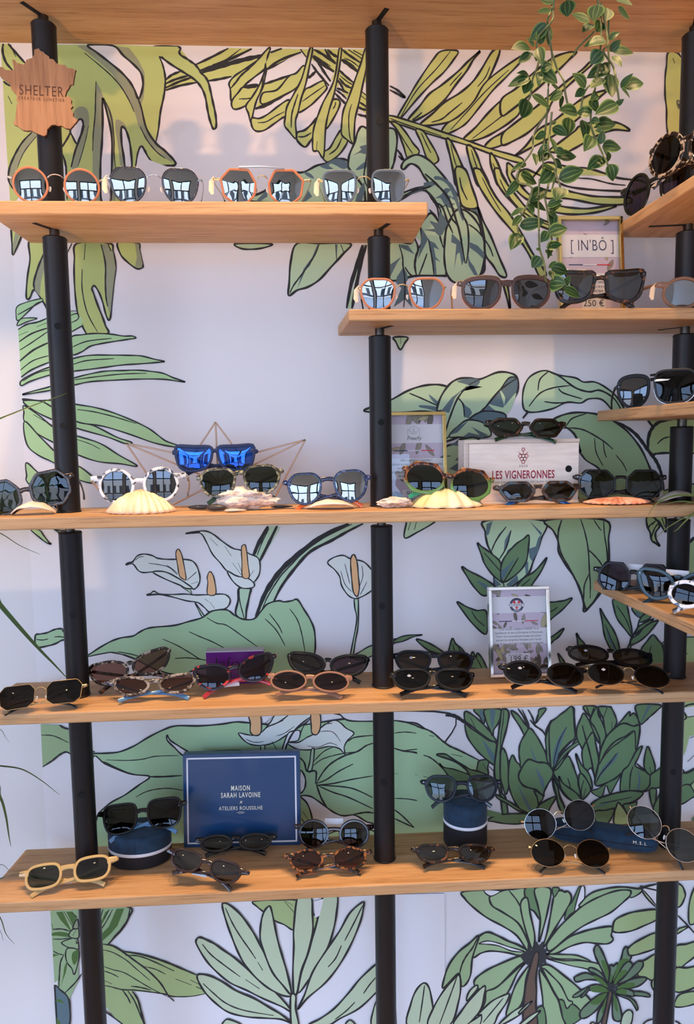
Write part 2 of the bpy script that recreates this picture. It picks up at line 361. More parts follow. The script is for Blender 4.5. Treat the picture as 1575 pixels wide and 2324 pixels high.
# one line per printed shape: fill letter + stroke width (px), then outline; '@' sets the tracing origin and scale, '-' is an open pen line
MURAL = """@ 0 90 3.281
L0* 2,30 75,32 190,180 300,220 300,960 120,1200 75,1200 45,750 20,350
O0 250,685 180,760 120,860 78,950 62,1040 100,1115 110,1000 150,900 220,790 290,700
-5 238,690 170,760 110,860 70,960 65,1050 100,1115
-2 270,720 190,820 150,900 125,970
-6 25,30 20,90 45,170 95,230
-6 60,30 120,100 190,178
-2 80,35 100,90 120,130
-5 15,300 50,330 80,345
-3 60,420 90,480
L0* 410,38 900,38 1335,58 1400,140 1300,200 1190,125 1215,200 1232,300 1222,410 1195,540 1180,670 1160,770 1230,830 1300,905 1300,935 1240,940 1170,935 1110,890 1075,820 1050,795 1025,850 1010,950 1000,1210 480,1210 455,700
O0* 570,45 650,95 740,170 830,250 890,330 950,430 1000,530 1030,640 1090,740 1160,830 1230,885 1290,920 1230,830 1160,770 1090,660 1050,500 1000,370 950,300 900,240 800,160 655,40
O0* 870,50 960,60 1030,150 1075,240 1080,330 1070,430 1050,490 1030,445 1055,390 1065,320 1050,250 1000,190 920,120
O0* 715,310 750,370 775,440 815,500 845,600 850,800 860,1200 700,1200 690,1000 690,800 700,650 710,550
O0 860,610 880,595 920,620 945,670 940,800 940,955 900,950 880,800 862,690
O0 545,560 570,510 620,500 655,530 665,600 655,680 630,790 600,900 580,950 530,950 570,800 600,700 600,620 570,600
H6 655,40 840,45 920,120 1000,190 1050,250 1065,320 1055,390 1030,440 1000,370 960,305 900,240 810,165 720,95
H6 765,435 800,560 830,700 835,860 830,1000 820,1210 758,1210 748,1050 750,900 760,760 765,620
H6 905,655 935,670 960,740 975,830 980,955 935,955 920,860 905,760
H5 590,595 620,615 610,680 590,740 572,775 540,720 525,670
-5 525,690 500,740 455,810
-5 455,835 490,940 500,1190
H0* 455,860 485,950 490,1210 455,1210
-5 610,600 622,650 600,720 560,830 530,950
-2 660,640 640,740 610,850 580,940
-3 715,310 712,420 708,560 695,700 690,830
-3 775,440 825,560 848,720 850,850 862,960
-6 1000,370 1050,500 1090,660 1160,770 1230,830 1300,905 1300,935 1240,940 1170,935 1110,890 1075,820 1050,795 1025,850 1010,950
-3 630,100 740,190 830,270 900,350 960,450 1000,540
-3 1045,650 1090,740 1160,830 1230,885
-5 1185,125 1215,200 1232,300 1222,410 1195,540 1180,670 1160,770
H0* 1010,960 1050,800 1110,895 1240,945 1500,960 1500,1210 1005,1210
@ 360 90 5.25
Y0* 440,295 830,100 1110,110 760,270 500,370 470,340
Y0* 510,400 700,330 1200,210 1080,340 870,445 720,470 590,490
Y0* 90,480 250,380 460,500 90,600
-6 440,300 640,205 830,105
-3 640,300 800,240 980,110
-7 490,370 640,320 860,230 1110,110
-11 520,390 700,330 900,270 1100,220 1240,190
-6 590,492 720,472 870,440
-6 85,480 160,420 260,380
-6 85,525 200,475 370,425
-6 85,575 250,500 400,450
-6 85,605 250,550 460,510
L6 240,90 245,150 270,190 330,225 380,260 430,295 470,340 510,400 560,450 595,520 620,620 645,740 670,850 685,950 685,1040 655,1065 630,1020 600,920 580,820 560,700 530,610 480,530 420,470 330,410 250,360 140,290 60,230 15,190 0,150 -60,90
L0* 230,85 240,130 100,200 20,200 -100,150 -100,80
Y0* 1400,110 1580,110 1580,200 1280,370 1250,300 1290,200
-9 1330,160 1470,110
-5 1280,365 1420,290 1580,190
Y5 840,520 900,440 1000,370 1150,270 1200,220 1300,110 1330,110 1300,200 1270,340 1150,440 1030,540 960,640 870,740 855,600
-5 860,580 920,510 980,430 1070,350 1160,270
Y5 870,740 950,630 1020,560 1190,545 1120,680 1030,790 900,830
Y0* 1260,540 1580,420 1580,600 1370,730 1160,820 1200,690
-6 1260,530 1380,490 1580,420
-9 1150,825 1280,780 1400,710 1580,610
-4 1220,670 1320,640 1450,580 1580,500
-3 955,708 1050,705 1100,695
-9 1010,565 1100,560 1190,545
Y5 1040,790 1110,690 1190,560 1250,420 1275,300 1290,300 1270,440 1240,570 1170,720 1130,860 1100,990 1070,880
-3 1260,380 1230,560 1200,650
Y5 1110,935 1200,940 1300,890 1430,790 1540,720 1580,760 1560,900 1480,930 1380,1000 1260,1080 1160,1090 1110,1030
-3 1180,990 1280,980 1400,910 1500,860
@ 600 90 5.25
Y0* 75,150 240,110 430,115 430,150 30,350 20,280
-6 30,350 200,240 440,150
-9 75,155 200,110
Y0* 420,115 860,115 1230,120 1230,900 1100,800 860,560 700,300 500,210
H0* 640,280 830,400 790,490 720,420
H0* 590,390 700,480 500,600 500,500
H0* 900,250 1100,400 1060,500 900,370
H0* 1160,500 1230,520 1230,660 1150,610
H0* 900,480 940,610 880,580
-6 430,115 500,210
-7 570,200 640,270 700,370 790,500
-6 560,290 640,400 770,550
-7 590,120 700,180 850,290
-9 580,200 680,280 830,385
-3 580,180 700,260 790,320
-7 720,115 800,240 850,280
-7 750,120 820,180 880,210
-6 930,120 1000,180 1150,280
-10 920,240 1000,290 1110,380
-5 1000,120 1180,240
-3 950,220 1040,260 1130,330
-6 890,360 960,430 1070,520
-6 890,460 960,540 1040,580
-3 900,430 1000,510 1060,540
-5 1060,130 1190,200
-6 860,480 900,520 950,610
-6 860,580 920,600 1000,640
-5 850,600 920,650 980,710
-5 1150,610 1240,690
-4 1140,660 1240,740
-5 1120,740 1200,790 1240,830
-6 1110,800 1170,830 1240,840
-6 1110,890 1180,910 1240,910
-5 1200,920 1240,980
Y5 470,620 560,560 700,490 730,540 740,590 640,700 530,800 400,860
-3 450,740 560,660 720,550
-7 520,460 560,430 620,370
Y5 290,440 380,400 470,310 510,420 420,540 280,640 -20,770 -20,640 150,600
Y6 390,1110 480,1080 560,1010 640,930 600,1120 540,1220 480,1280 390,1200
-4 400,1160 480,1155 560,1110
Y5 250,920 270,800 350,650 450,450 540,115 575,115 540,300 500,500 440,700 400,870 370,980 380,1180 290,1090 240,1020
-4 320,1050 325,900 360,770 400,650
Y5 770,780 840,710 900,740 880,830 800,980 740,1060 730,1000
-3 850,740 840,790 815,830
-6 840,640 920,720 990,790
Y5 705,1340 780,1290 860,1150 930,1070 990,1180 970,1260 880,1380 760,1460 690,1400
-4 770,1370 860,1300 925,1170
Y5 575,1180 590,1050 640,900 700,750 800,560 850,400 890,115 920,115 890,350 830,650 770,850 730,1050 705,1400 640,1330 580,1320
-3 630,1210 620,1320
Y5 920,1010 940,850 1000,700 1080,480 1150,280 1200,115 1235,115 1220,300 1170,550 1120,780 1080,950 1070,1130 1060,1240 980,1190 920,1130
-3 1040,770 1010,880 1005,1020 1020,1170 1050,1230
@ 520 280 4.145
P6 225,735 330,640 440,560 560,470 700,460 820,400 940,370 1020,335 1110,350 1150,430 1200,480 1300,480 1310,735
B0 700,460 760,470 800,520 740,500
B0 850,400 900,385 1000,335 1100,360 1120,410 1070,430 1010,400 960,380 940,400 980,430 910,430
B0* 250,735 360,620 360,690 290,735
B0* 680,735 740,620 780,690 720,735
-3 400,560 520,500 640,470 690,470
P6 1120,390 1130,300 1180,180 1210,80 1250,30 1320,60 1400,60 1540,50 1580,140 1560,320 1540,400 1500,500 1400,740 1290,740 1270,620 1190,500 1130,430
B0 1170,300 1240,250 1230,220 1320,200 1400,230 1300,290 1230,280
B0 1190,440 1240,390 1290,360 1310,400 1250,430
B0* 1185,735 1210,640 1270,550 1280,620 1250,735
-4 1300,260 1280,400 1270,520 1320,640
P6 560,1620 565,1500 580,1300 640,1130 860,1130 1140,1130 1070,1230 960,1350 850,1470 740,1540 640,1570
B0* 640,1560 690,1450 720,1380 760,1340 800,1240 850,1140 830,1140 780,1260 700,1370 670,1460
B0* 1000,1140 1020,1140 1012,1270 1005,1270
-4 570,1600 610,1520 700,1400 800,1250 850,1130
-3 1000,1135 1010,1280
-4 1050,1140 1080,1220
P5 50,1145 100,1130 400,1135 330,1170 220,1185 120,1180
P0* 1105,1741 1180,1500 1245,1150 1300,1140 1230,1350 1190,1600 1150,1745
-9 1255,1145 1210,1300 1150,1500 1105,1741
-9 1290,1145 1240,1310 1190,1560 1155,1741
-3 1270,1145 1215,1330 1165,1500
@ 860 100 4.922
-6 120,470 210,520 290,600 200,555 120,515
Y5 205,820 330,600 430,430 600,180 700,80 880,80 830,180 720,320 600,430 430,610 250,820
-3 240,820 420,520 640,280 800,80
Y6 325,845 450,700 560,560 700,460 880,310 1000,190 1130,80 1050,180 980,300 870,440 720,640 560,770 370,870
-4 370,850 430,810 480,765
-3 790,470 850,400 925,320
Y6 460,895 620,760 720,660 900,550 1040,430 1140,290 1270,80 1350,80 1240,360 1120,560 960,760 850,850 740,885 520,915
-4 585,875 700,840 800,760 930,655
-3 1240,250 1190,370 1100,480
Y5 700,975 760,890 900,800 1060,640 1210,410 1580,140 1580,200 1420,370 1270,520 1120,710 990,870 900,940 800,990 760,1000
-3 800,960 1000,740 1200,520 1450,290
Y6 940,1065 1080,930 1230,760 1380,620 1580,490 1580,740 1480,860 1300,980 1160,1050 1010,1090
-3 1040,1060 1200,940 1420,770 1580,640
Y6 1180,1145 1260,1060 1400,980 1580,860 1580,1030 1400,1120 1230,1175
Y5 120,800 400,880 700,980 1000,1085 1240,1170 1580,1270 1580,1330 1330,1260 1010,1140 740,1060 500,990 200,890 120,870
-3 120,830 300,900 700,1030
Y5 130,870 200,960 270,1130 330,1290 450,1210 380,1110 300,990 210,890
-3 195,940 260,1050 330,1160 380,1230
-6 200,1180 240,1230 270,1295 215,1250
Y5 410,960 470,1100 560,1330 660,1310 640,1220 560,1080 490,970
-3 470,990 530,1120 580,1220
Y6 750,1075 790,1240 830,1430 860,1580 1010,1580 920,1340 850,1180 790,1070
-3 800,1120 840,1290 885,1420
Y6 980,1140 1000,1260 1040,1400 1100,1580 1230,1580 1150,1400 1100,1260 1040,1150
-3 1030,1180 1080,1340 1170,1570
Y6 1240,1300 1270,1430 1330,1580 1430,1580 1370,1440 1310,1300 1250,1220
-3 1270,1330 1330,1470 1370,1570
@ 860 400 3.9375
P6 155,220 220,150 330,110 410,90 440,60 400,0 350,-80 280,-110 220,-60 200,-90 240,-150 340,-190 450,-140 560,-20 640,80 700,170 760,200 860,280 900,340 930,520 950,640 945,760 905,880 600,890 330,890 90,920 95,600 280,600 320,520 370,440 460,330 540,410 545,300 430,140 320,140 230,190
H0 450,170 520,290 545,400 500,320 450,290 430,260
H0* 455,160 500,230 540,300 545,410 520,370 450,290 445,270
-5 420,120 470,200 520,280 540,420
-5 450,300 500,350 540,430 545,540 575,640
H0* 320,540 370,580 370,620 345,640 310,560
-6 310,540 350,640 330,720 320,800 335,890
-6 370,450 385,590 345,650
-5 580,900 600,860 590,600 600,420
P6 675,950 610,880 585,760 585,620 600,480 640,380 700,300 790,320 880,420 935,560 950,680 930,790 900,890 800,950
B0 500,0 560,10 640,60 690,150 720,260 760,340 750,400 720,340 670,200 620,90 560,40 495,30
B0 590,110 640,120 610,160 640,190 620,230 680,250 640,270 700,300 600,270 550,200 500,200 560,160
B0* 620,170 680,200 740,260 880,300 900,370 820,290 760,275 690,230
B0* 650,510 700,560 740,600 765,740 740,800 720,680 695,700 672,840 690,610 645,590
B0* 810,590 880,620 945,690 935,745 880,690 812,640
B0* 790,680 812,760 850,810 885,888 850,885 800,800
B0* 540,310 600,380 615,420 590,470 570,520 540,540 500,500 400,480 500,470 450,400 530,420
B0* 380,460 440,560 400,640 345,750 370,620 380,560
B0* 440,570 500,600 540,660 490,635 505,720 550,770 505,745 515,880 485,880 472,740 455,640
B0* 185,610 260,620 320,700 200,640
B0* 100,790 200,720 160,780 100,900
B0* 160,900 220,810 250,870 260,920 240,950 300,1180 230,1100 130,1170 200,1000 150,950
B0* 400,60 480,45 500,80 440,110 220,180 350,110 400,95
-5 215,180 320,130 420,105 470,85
-4 180,610 210,720 215,810 230,920 230,1060 220,1175
-4 230,810 280,880 340,900
-4 440,560 460,660 480,780 490,880
-4 430,690 390,800 355,890
-5 600,260 650,380 700,440 730,560 770,780
-5 720,190 740,330 790,440 800,620 780,780
-5 480,230 560,270 610,400 660,510
-4 545,280 600,260
-6 760,290 860,330 900,400 910,500 940,560
-4 800,430 870,480 930,550
-6 410,-20 500,60 620,200 700,430 740,580
Y6 680,-60 720,200 760,280 860,290 880,250 830,100 770,-60
-4 720,10 740,110 790,215
P6 880,270 930,400 1000,540 1080,740 1140,890 1080,890 1020,800 950,700 940,540 905,380
-4 940,560 990,640 1020,720
Y6 845,-60 880,60 960,200 1060,340 1180,480 1290,620 1370,760 1430,890 1490,890 1470,830 1360,670 1250,470 1160,330 1040,180 930,-20 900,-60
-3 920,10 990,150 1090,320
Y6 1030,-60 1050,50 1120,160 1240,290 1330,390 1500,470 1600,500 1600,440 1480,400 1360,330 1230,180 1110,20 1080,-60
-4 1080,30 1140,150 1250,290 1400,390 1580,460
Y6 1110,960 1140,1080 1165,1175 1170,1170 1160,1050 1140,960
P5 130,1440 150,1480 190,1550 230,1490 255,1440
-2 195,1440 193,1500
@ 1140 100 4.922
Y6 -10,620 150,500 340,330 500,200 620,130 760,90 830,90 760,160 640,280 480,420 320,560 100,740 -10,800
Y6 0,1010 120,900 330,740 500,600 740,400 900,280 980,200 1000,230 830,380 700,500 560,640 480,800 300,980 130,1080 0,1130
Y6 140,1250 260,1140 400,960 560,870 700,760 850,640 1000,560 1170,520 1080,600 850,830 660,970 480,1080 300,1170
Y6 520,1200 640,1100 800,980 860,920 1000,880 1200,870 1330,900 1420,970 1250,960 1090,1010 940,1090 800,1170 700,1210
Y6 60,1330 140,1400 100,1450 170,1540 260,1580 380,1440 480,1330 600,1340 760,1380 950,1390 1150,1450 1300,1500 1580,1540 1580,1640 1200,1640 900,1620 720,1590 600,1540 480,1500 340,1430 240,1400 160,1480 220,1600 320,1700 400,1740 280,1740 140,1620 60,1480 50,1400
-4 840,1500 1000,1510 1200,1560 1375,1580
Y6 380,1600 520,1640 700,1640 800,1660 1000,1700 1200,1710 1420,1720 1420,1780 1200,1800 1000,1780 800,1740 640,1720 480,1720
-5 1320,1700 1400,1640
Y6 600,1810 760,1830 950,1840 1180,1810 1270,1810 1100,1870 900,1900 700,1900 540,1860
@ 1440 90 5.9556
Y5 450,180 430,350 410,520 410,760 430,950 430,1150 455,1330 480,1480 520,1700 900,1700 900,380 690,290 620,230 570,180
-3 515,255 540,325
O2 570,830 600,830 625,880 625,930 600,935 575,900
-6 590,870 605,915
-3 625,990 660,1100
@ 0 500 3.424
L5 90,70 95,180 100,270 150,170 165,100
O0* 120,100 160,100 105,270 100,200
L5 230,160 235,300 215,440 205,580 215,615 235,600 270,540 340,640 400,700 400,250 345,160
O0* 350,240 300,360 265,480 270,540 310,590 320,480 350,360
-5 350,240 300,360 265,480 270,540
-4 520,260 560,180
L5 600,180 580,300 578,450 590,620 610,740 660,860 700,890 840,880 820,820 800,760 760,660 725,560 715,530 735,510 770,560 800,640 820,720 840,770 855,770 865,700 880,520 900,370 880,240 850,180
O0* 790,190 840,185 880,250 900,370 880,520 862,700 855,740 830,640 820,500 815,380
-4 785,185 820,330 820,480 825,600 838,670
-5 840,185 865,240
-3 665,180 655,310
-3 640,380 640,540 680,720 760,870
L5 920,170 935,260 985,320 1060,375 1105,370 1110,340 1085,240 1075,180
O0* 1050,180 1075,185 1110,340 1100,370 1050,360 1065,290
@ 0 500 3.424
M3 130,680 200,640 320,610 330,630 280,650 200,730 135,780
-3 140,735 220,690 330,630
M3 135,820 170,765 290,762 210,790
M0* 142,850 210,810 380,755 550,700 640,760 640,820 560,870 400,940 400,1090 250,1170 165,1220
-4 142,850 210,810 300,790 380,755
H0 560,770 620,765 600,770
-3 550,705 600,705
-3 550,740 600,725 610,765 550,800
-4 150,945 250,880 380,835
-2 145,895 220,865
-2 285,830 370,795
-3 155,1010 250,950 380,860
-5 155,1095 260,1010 380,950
-5 560,865 640,820
-3 160,1165 260,1090 390,1050
-4 165,1220 250,1160 390,1100
M4 560,905 640,890 740,880 860,885 960,900 1030,900 1055,915 1000,925 900,940 780,960 700,980 640,1020 565,1045 540,980
-3 565,985 680,940 870,918
M4 165,1250 260,1190 390,1140 570,1075 700,1050 850,1048 1000,1050 1100,1055 1200,1080 1280,1098 1220,1105 1100,1115 950,1125 800,1145 640,1165 560,1175 400,1200 240,1250 170,1285
-3 570,1120 680,1090 890,1075
-3 180,1250 280,1190 400,1160
M4 175,1355 250,1330 400,1290 580,1225 720,1190 830,1172 960,1168 1070,1165 1180,1175 1270,1190 1350,1225 1440,1255 1380,1250 1260,1235 1060,1235 850,1245 700,1255 580,1280 400,1320 280,1340
-3 580,1240 720,1220 950,1195 1140,1190
M4 175,1390 300,1400 450,1400 590,1430 740,1455 880,1495 1040,1560 1160,1620 1240,1680 1300,1720 1420,1760 1360,1762 1200,1730 1000,1660 800,1600 600,1570 400,1500 250,1430
-3 600,1470 740,1490 900,1530 1060,1580
@ 0 560 1.969
M4 105,690 180,690 240,720 340,780 420,800 520,850 590,875 560,880 480,850 340,810 230,770 150,730
M4 108,710 170,750 260,820 360,850 450,880 530,930 615,980 540,970 440,960 350,930 250,880 160,830 110,780 108,740
M4 110,780 180,850 250,920 290,960 360,985 430,1045 400,1055 330,1030 250,970 170,930 120,880
M4 118,965 160,1000 200,1040 240,1150 260,1170 130,1060 120,1020
-2 340,860 400,880 450,905
-2 150,750 220,790 290,830
M4 215,1240 240,1245 260,1265 300,1270 330,1300 345,1315 320,1310 270,1280
@ 0 1200 5.809
M4 410,10 520,15 580,90 650,180 680,200 620,185 520,110
G5 470,1405 540,1385 620,1370 700,1335 760,1318 820,1320 850,1360 980,1420 980,1460 830,1465 740,1510 640,1540 485,1555
-3 480,1455 560,1465 640,1450
-3 720,1425 790,1420 860,1432
@ 200 1160 3.9375
Q6 1320,920 1340,800 1350,690 1450,680 1440,760 1415,880 1400,970
-3 1350,690 1355,800 1380,900 1395,960
Q0* 1480,400 1620,140 1720,140 1560,420 1535,460
-7 1580,200 1475,390
-6 1625,250 1540,440
@ 540 1160 4.375
Q0* 160,430 300,150 390,150 300,330 220,490
-10 300,150 210,310 155,440
-8 390,145 310,310 215,500
-3 310,170 240,310 190,440
Q0* 170,1060 260,870 340,720 470,550 600,430 840,240 1060,130 1260,125 1090,210 930,290 720,400 570,570 440,740 340,930 230,1040
-13 180,1050 250,860 340,700 460,550 620,410 850,240 1100,125
-4 230,1000 300,840 420,650 520,540 660,400 860,260 1130,130
-8 345,920 430,750 570,560 720,400 930,290 1090,200 1240,125
Q4 1115,1440 1150,1250 1180,1070 1160,960 1155,860 1190,860 1195,1000 1190,1150 1165,1290 1140,1440
G4 1130,1450 1220,1390 1320,1335 1540,1270 1580,1290 1400,1400 1240,1470
@ 200 1160 3.9375
Q3 955,815 1000,880 1040,940 1020,945 985,880
Q2 830,670 900,720 925,740 905,690
@ 200 1160 3.9375
W4 340,480 360,460 400,450 440,400 500,383 570,395 620,420 700,430 790,430 900,435 950,460 980,510 1000,590 990,650 960,690 930,690 870,640 790,590 700,545 600,540 500,548 450,530 400,470
-4 335,480 370,460 410,455
W4 580,545 680,540 790,590 870,640 930,685 880,690 820,660 700,610
-2 540,465 620,475 720,500 800,570
-2 700,480 760,520 800,560
-2 420,440 460,410 500,405
-2 880,620 950,560 970,540
-2 920,650 980,630
K3 785,390 795,345 815,345 840,400 865,520 875,610 840,600 815,570 800,480
W4 525,750 560,735 590,715 640,740 740,745 860,740 960,748 1080,745 1200,740 1250,760 1270,800 1250,850 1200,880 1090,900 1040,860 980,815 880,800 750,765 640,745
-4 525,752 600,742 720,750
-2 1040,780 1080,810
-2 1090,810 1130,870
K3 1068,740 1070,640 1065,590 1085,540 1110,560 1130,620 1140,740
W4 870,200 980,180 1060,180 1130,215 1200,270 1290,330 1370,350 1450,385 1510,410 1535,460 1530,560 1480,635 1430,650 1380,600 1250,540 1180,460 1110,380 1060,280 1000,195
-6 870,200 930,192 1000,190
-2 1090,240 1160,310
-2 1220,310 1280,400
-2 1290,460 1370,570
-2 1340,460 1380,560
-2 1440,590 1480,530
W4 1245,535 1330,580 1420,595 1480,640 1480,675 1430,690 1360,680 1290,620
K3 1370,340 1380,305 1405,305 1420,380 1430,480 1440,590 1380,585 1375,450
@ 540 1160 4.375
W4 890,512 950,460 1040,438 1100,465 1160,480 1240,500 1300,550 1340,620 1340,760 1280,820 1200,860 1150,865 1090,830 1030,740 1010,650 960,580
-2 1060,520 1090,640 1110,720
-2 1020,590 1060,720 1130,800
-2 1230,540 1240,640 1210,740
-2 1280,700 1240,780 1210,830
K4 1120,470 1145,430 1165,450 1185,520 1195,640 1205,760 1185,845 1145,800 1130,680 1120,560
@ 200 1160 3.9375
G5 -100,1330 0,1285 110,1215 210,1160 300,1130 400,1115 460,1080 520,1050 600,1035 770,1020 900,985 1020,950 1100,895 1200,878 1260,890 1310,930 1390,965 1480,962 1540,900 1600,830 1700,800 1750,810 1820,800 1870,790 1930,880 1980,960 2020,1060 2030,1200 2020,1290 2000,1420 860,1470 400,1310 300,1280 200,1262 100,1280 0,1300
-3 1060,950 1150,1000 1240,1020 1400,1130 1540,1230
-3 900,1075 1000,1120 1120,1170 1250,1240
-3 665,1140 800,1200 920,1270 1020,1325 1200,1330
-3 775,1315 900,1310 1050,1330
-3 260,1255 380,1275 500,1310
-5 870,1460 960,1415 1060,1400
-3 1580,960 1680,1060 1760,1200
-3 1620,915 1700,1020 1735,1090
-3 1800,870 1870,970 1910,1100 1940,1270
H0* -100,1310 0,1303 100,1283 200,1265 300,1283 410,1325 410,1560 -100,1560
H0* 700,1560 860,1465 960,1420 1060,1410 1060,1560
@ 860 810 3.15
P6 -60,360 80,310 200,245 300,210 400,198 480,210 600,250 520,420 420,400 300,390 100,400 -100,390
B0 300,345 420,360 440,400 360,375 290,360
B0 360,270 430,330 420,350 370,300
-4 215,260 300,295 420,350
P6 415,385 440,290 500,200 560,160 640,150 720,160 850,110 950,120 990,160 990,240 950,320 900,390 700,480 600,560 400,610 470,400
B0 560,175 640,155 720,165 690,210 600,190
B0* 640,205 740,215 660,200 580,250 540,300 500,400 440,390 520,290 600,230
B0* 570,290 600,330 610,430 640,440 665,400 650,370 620,350
-5 630,210 560,300 500,450 475,540
-4 560,290 600,340 610,430
B4 770,350 860,240 930,150 990,160 985,250 930,340 900,390 820,400 740,380
P0 860,230 880,300 890,360 830,350 780,340 860,400 930,390 980,260 930,310 895,350 900,290
-5 475,590 600,480 740,380 860,240 990,150
-4 720,160 640,200
B5 640,450 740,390 880,400 900,440 780,480 700,470
P5 500,570 560,500 640,450 760,480 800,560 700,580 580,575
B0* 500,560 560,500 640,455 600,500 560,540
B0* 600,570 640,540 720,560 660,500 780,560 740,580
P6 470,660 540,620 600,585 720,600 720,830 470,850
B0* 500,630 600,590 600,640
B0* 540,740 600,680 600,740
B0* 500,800 560,760 600,740 600,830
-4 480,710 510,708
P5 1045,385 1025,320 1035,220 1080,140 1180,98 1280,130 1400,150 1460,180 1540,180 1620,220 1700,290 1760,400 1700,420 1600,310 1500,300 1440,330 1340,325 1240,370 1120,395
-5 1200,100 1290,140 1400,220 1500,250 1580,240 1680,300 1740,400
-4 1210,105 1150,160 1135,240
-4 1070,355 1150,260 1250,220 1370,205
-4 1280,225 1320,260 1450,300
-4 1180,320 1260,330 1340,325
-6 1045,385 1060,395 1025,440
S6 1240,460 1300,420 1400,398 1530,405 1640,440 1760,520 1860,640 1920,760 1960,880 1960,1010 1430,1020 1420,680 1440,680 1400,560 1330,500
-4 1480,405 1380,440 1340,490
-4 1310,510 1400,510 1480,530 1600,600 1670,660
H5 1430,680 1480,740 1560,790 1620,860 1560,830 1480,810 1420,850 1420,700
-3 1540,580 1550,680 1600,780
-3 1600,600 1610,680 1625,720
-3 1690,700 1740,760 1770,820
@ 1340 900 6.702
D0* 870,370 1250,350 1250,860 980,880 870,790 880,600 940,470
-9 870,370 940,460
-8 950,460 1040,380 1230,350
-9 940,460 880,600 870,790
-5 925,420 970,370
-3 1010,720 1100,640 1200,610
-8 950,910 990,875 1220,855
R0* 865,350 1700,340 1700,850 980,880 950,900 865,800 885,580 945,460
-9 870,360 940,450
-9 1240,350 1060,380 950,460 885,590 868,800
-4 1010,720 1100,640 1200,612
-8 950,910 990,875 1240,855
-8 1520,860 1700,870
H0* 955,920 990,885 1260,870 1700,880 1700,1320 1180,1430 1120,1440 1080,1260 1040,1100
-9 350,375 520,450 680,570 780,690 880,830 980,960 1040,1080 1080,1220 1120,1500
-6 1075,1380 1120,1435 1200,1400
R0* 1075,1390 1120,1440 1250,1400 1700,1320 1700,1620 1140,1620
-7 1520,1330 1700,1330
@ 880 1170 3.58
P5 150,60 135,180 230,140 390,40 300,0 160,0
-3 235,40 215,115
-3 185,50 165,120
P6 800,40 790,130 810,240 850,330 860,480 880,600 960,600 1130,480 1180,370 1240,200 1265,40
B0* 800,70 850,45 820,150 795,170
B0* 870,210 900,150 960,90 920,150
B0* 995,120 985,210 960,260 940,290 950,200
B0* 1150,45 1230,120 1250,140 1235,220 1220,290 1170,370 1150,340 1140,270 1200,250 1220,180 1240,160
B0* 970,280 1000,260 960,360 940,380
B0* 860,500 920,560 870,580
B0* 960,560 1050,480 1060,530 1010,560 990,590
B0* 1110,390 1140,370 1140,460 1120,480
-4 960,90 880,200 840,290
-4 1000,120 960,260 900,360
D5 727,225 760,250 830,300 900,360 920,410 915,460 938,545 860,490 790,400 760,320
-3 780,300 850,380 915,455
D5 938,540 915,450 940,350 1030,240 1100,190 1145,160 1140,270 1120,380 1050,470
J0 920,450 960,420 1030,350 990,420 930,520
-4 938,540 1000,440 1060,340
D5 600,415 660,450 760,500 840,550 880,590 860,620 775,650 700,580 640,490
J0 720,530 780,550 840,590 800,600
D5 1290,340 1250,440 1190,530 1140,590 1040,590 1100,510 1180,460 1240,400
-3 1060,600 1100,560 1160,510
-5 938,545 945,590
D5 560,700 640,740 720,770 800,780 800,960 700,890 620,790
-3 680,775 720,840 790,900
D5 1280,720 1360,700 1430,690 1495,670 1440,740 1360,810 1280,860
-3 1290,790 1340,770 1380,740
D5 1280,1020 1350,970 1430,915 1390,980 1340,1020 1280,1080
D5 1530,955 1570,1020 1620,1100 1640,1160 1560,1160 1545,1040
D4 30,1030 100,985 180,970 280,968 200,985 120,1020 30,1035
D5 230,1005 300,1020 380,1060 440,1100 490,1140 380,1110 310,1080
D4 30,1135 120,1110 230,1100 350,1110 480,1140 400,1150 200,1150
D5 490,1140 500,1070 525,995 550,1040 600,1080 640,1150 660,1230 600,1240 520,1190
-3 525,1040 540,1100 535,1150
-4 560,1040 600,1120 640,1180
D5 660,1230 670,1150 690,1105 715,1150 725,1115 760,1150 790,1210 800,1250 700,1240
-3 715,1150 750,1210 760,1240
D5 1380,1120 1410,1160 1450,1220 1410,1215
S6 1290,35 1340,120 1380,200 1385,290 1430,380 1500,480 1560,600 1600,740 1612,760 1680,690 1740,600 1790,420 1790,200 1760,35
-5 1410,35 1385,120 1380,200
@ 1260 1170 5
-4 280,30 330,180 370,380 385,640 395,780 392,940
-4 360,380 420,430 500,520 545,600
-4 385,650 330,780 320,900 315,1090
-5 0,210 30,290 70,440 160,600 250,780 315,970 320,1090 400,1020 490,880 575,720 590,560 580,380 555,220 545,30
-3 430,40 480,120 520,170
R6 1035,20 1040,120 1075,200 1090,280 1130,310 1180,345 1140,270 1135,190 1180,110 1120,20
-4 1150,50 1070,110 1060,140
-4 1180,70 1120,150 1085,260
-4 1130,60 1095,110
R6 1120,20 1180,80 1240,180 1250,150 1245,20
-5 1205,25 1240,130
-4 1240,75 1290,55
R0* 1515,310 1600,240 1600,1000 1500,980
-9 1515,310 1550,270 1600,240
-4 1500,980 1520,1010
R0* 1470,1375 1600,1370 1600,1660 1470,1660
-6 1480,1375 1600,1375
-4 1470,1570 1500,1562
D5 655,950 665,1060 700,1170 790,1290 860,1370 865,1300 835,1140 815,1040 800,1000
-3 690,1020 750,1100 810,1200 860,1350
D5 505,1050 560,1150 640,1270 690,1370 720,1480 740,1600 680,1600 590,1450 550,1340 530,1200
J0 570,1260 620,1370 680,1480 710,1580 650,1500 600,1400
-3 560,1230 640,1420 710,1570
D5 865,1060 900,1110 945,1150 1060,1160 1000,1100 900,1040
J0 900,1090 960,1110 940,1150
D5 945,1200 1000,1120 1080,1110 1070,1160 1000,1200
D5 900,1345 930,1270 1000,1220 1110,1170 1060,1230 970,1290
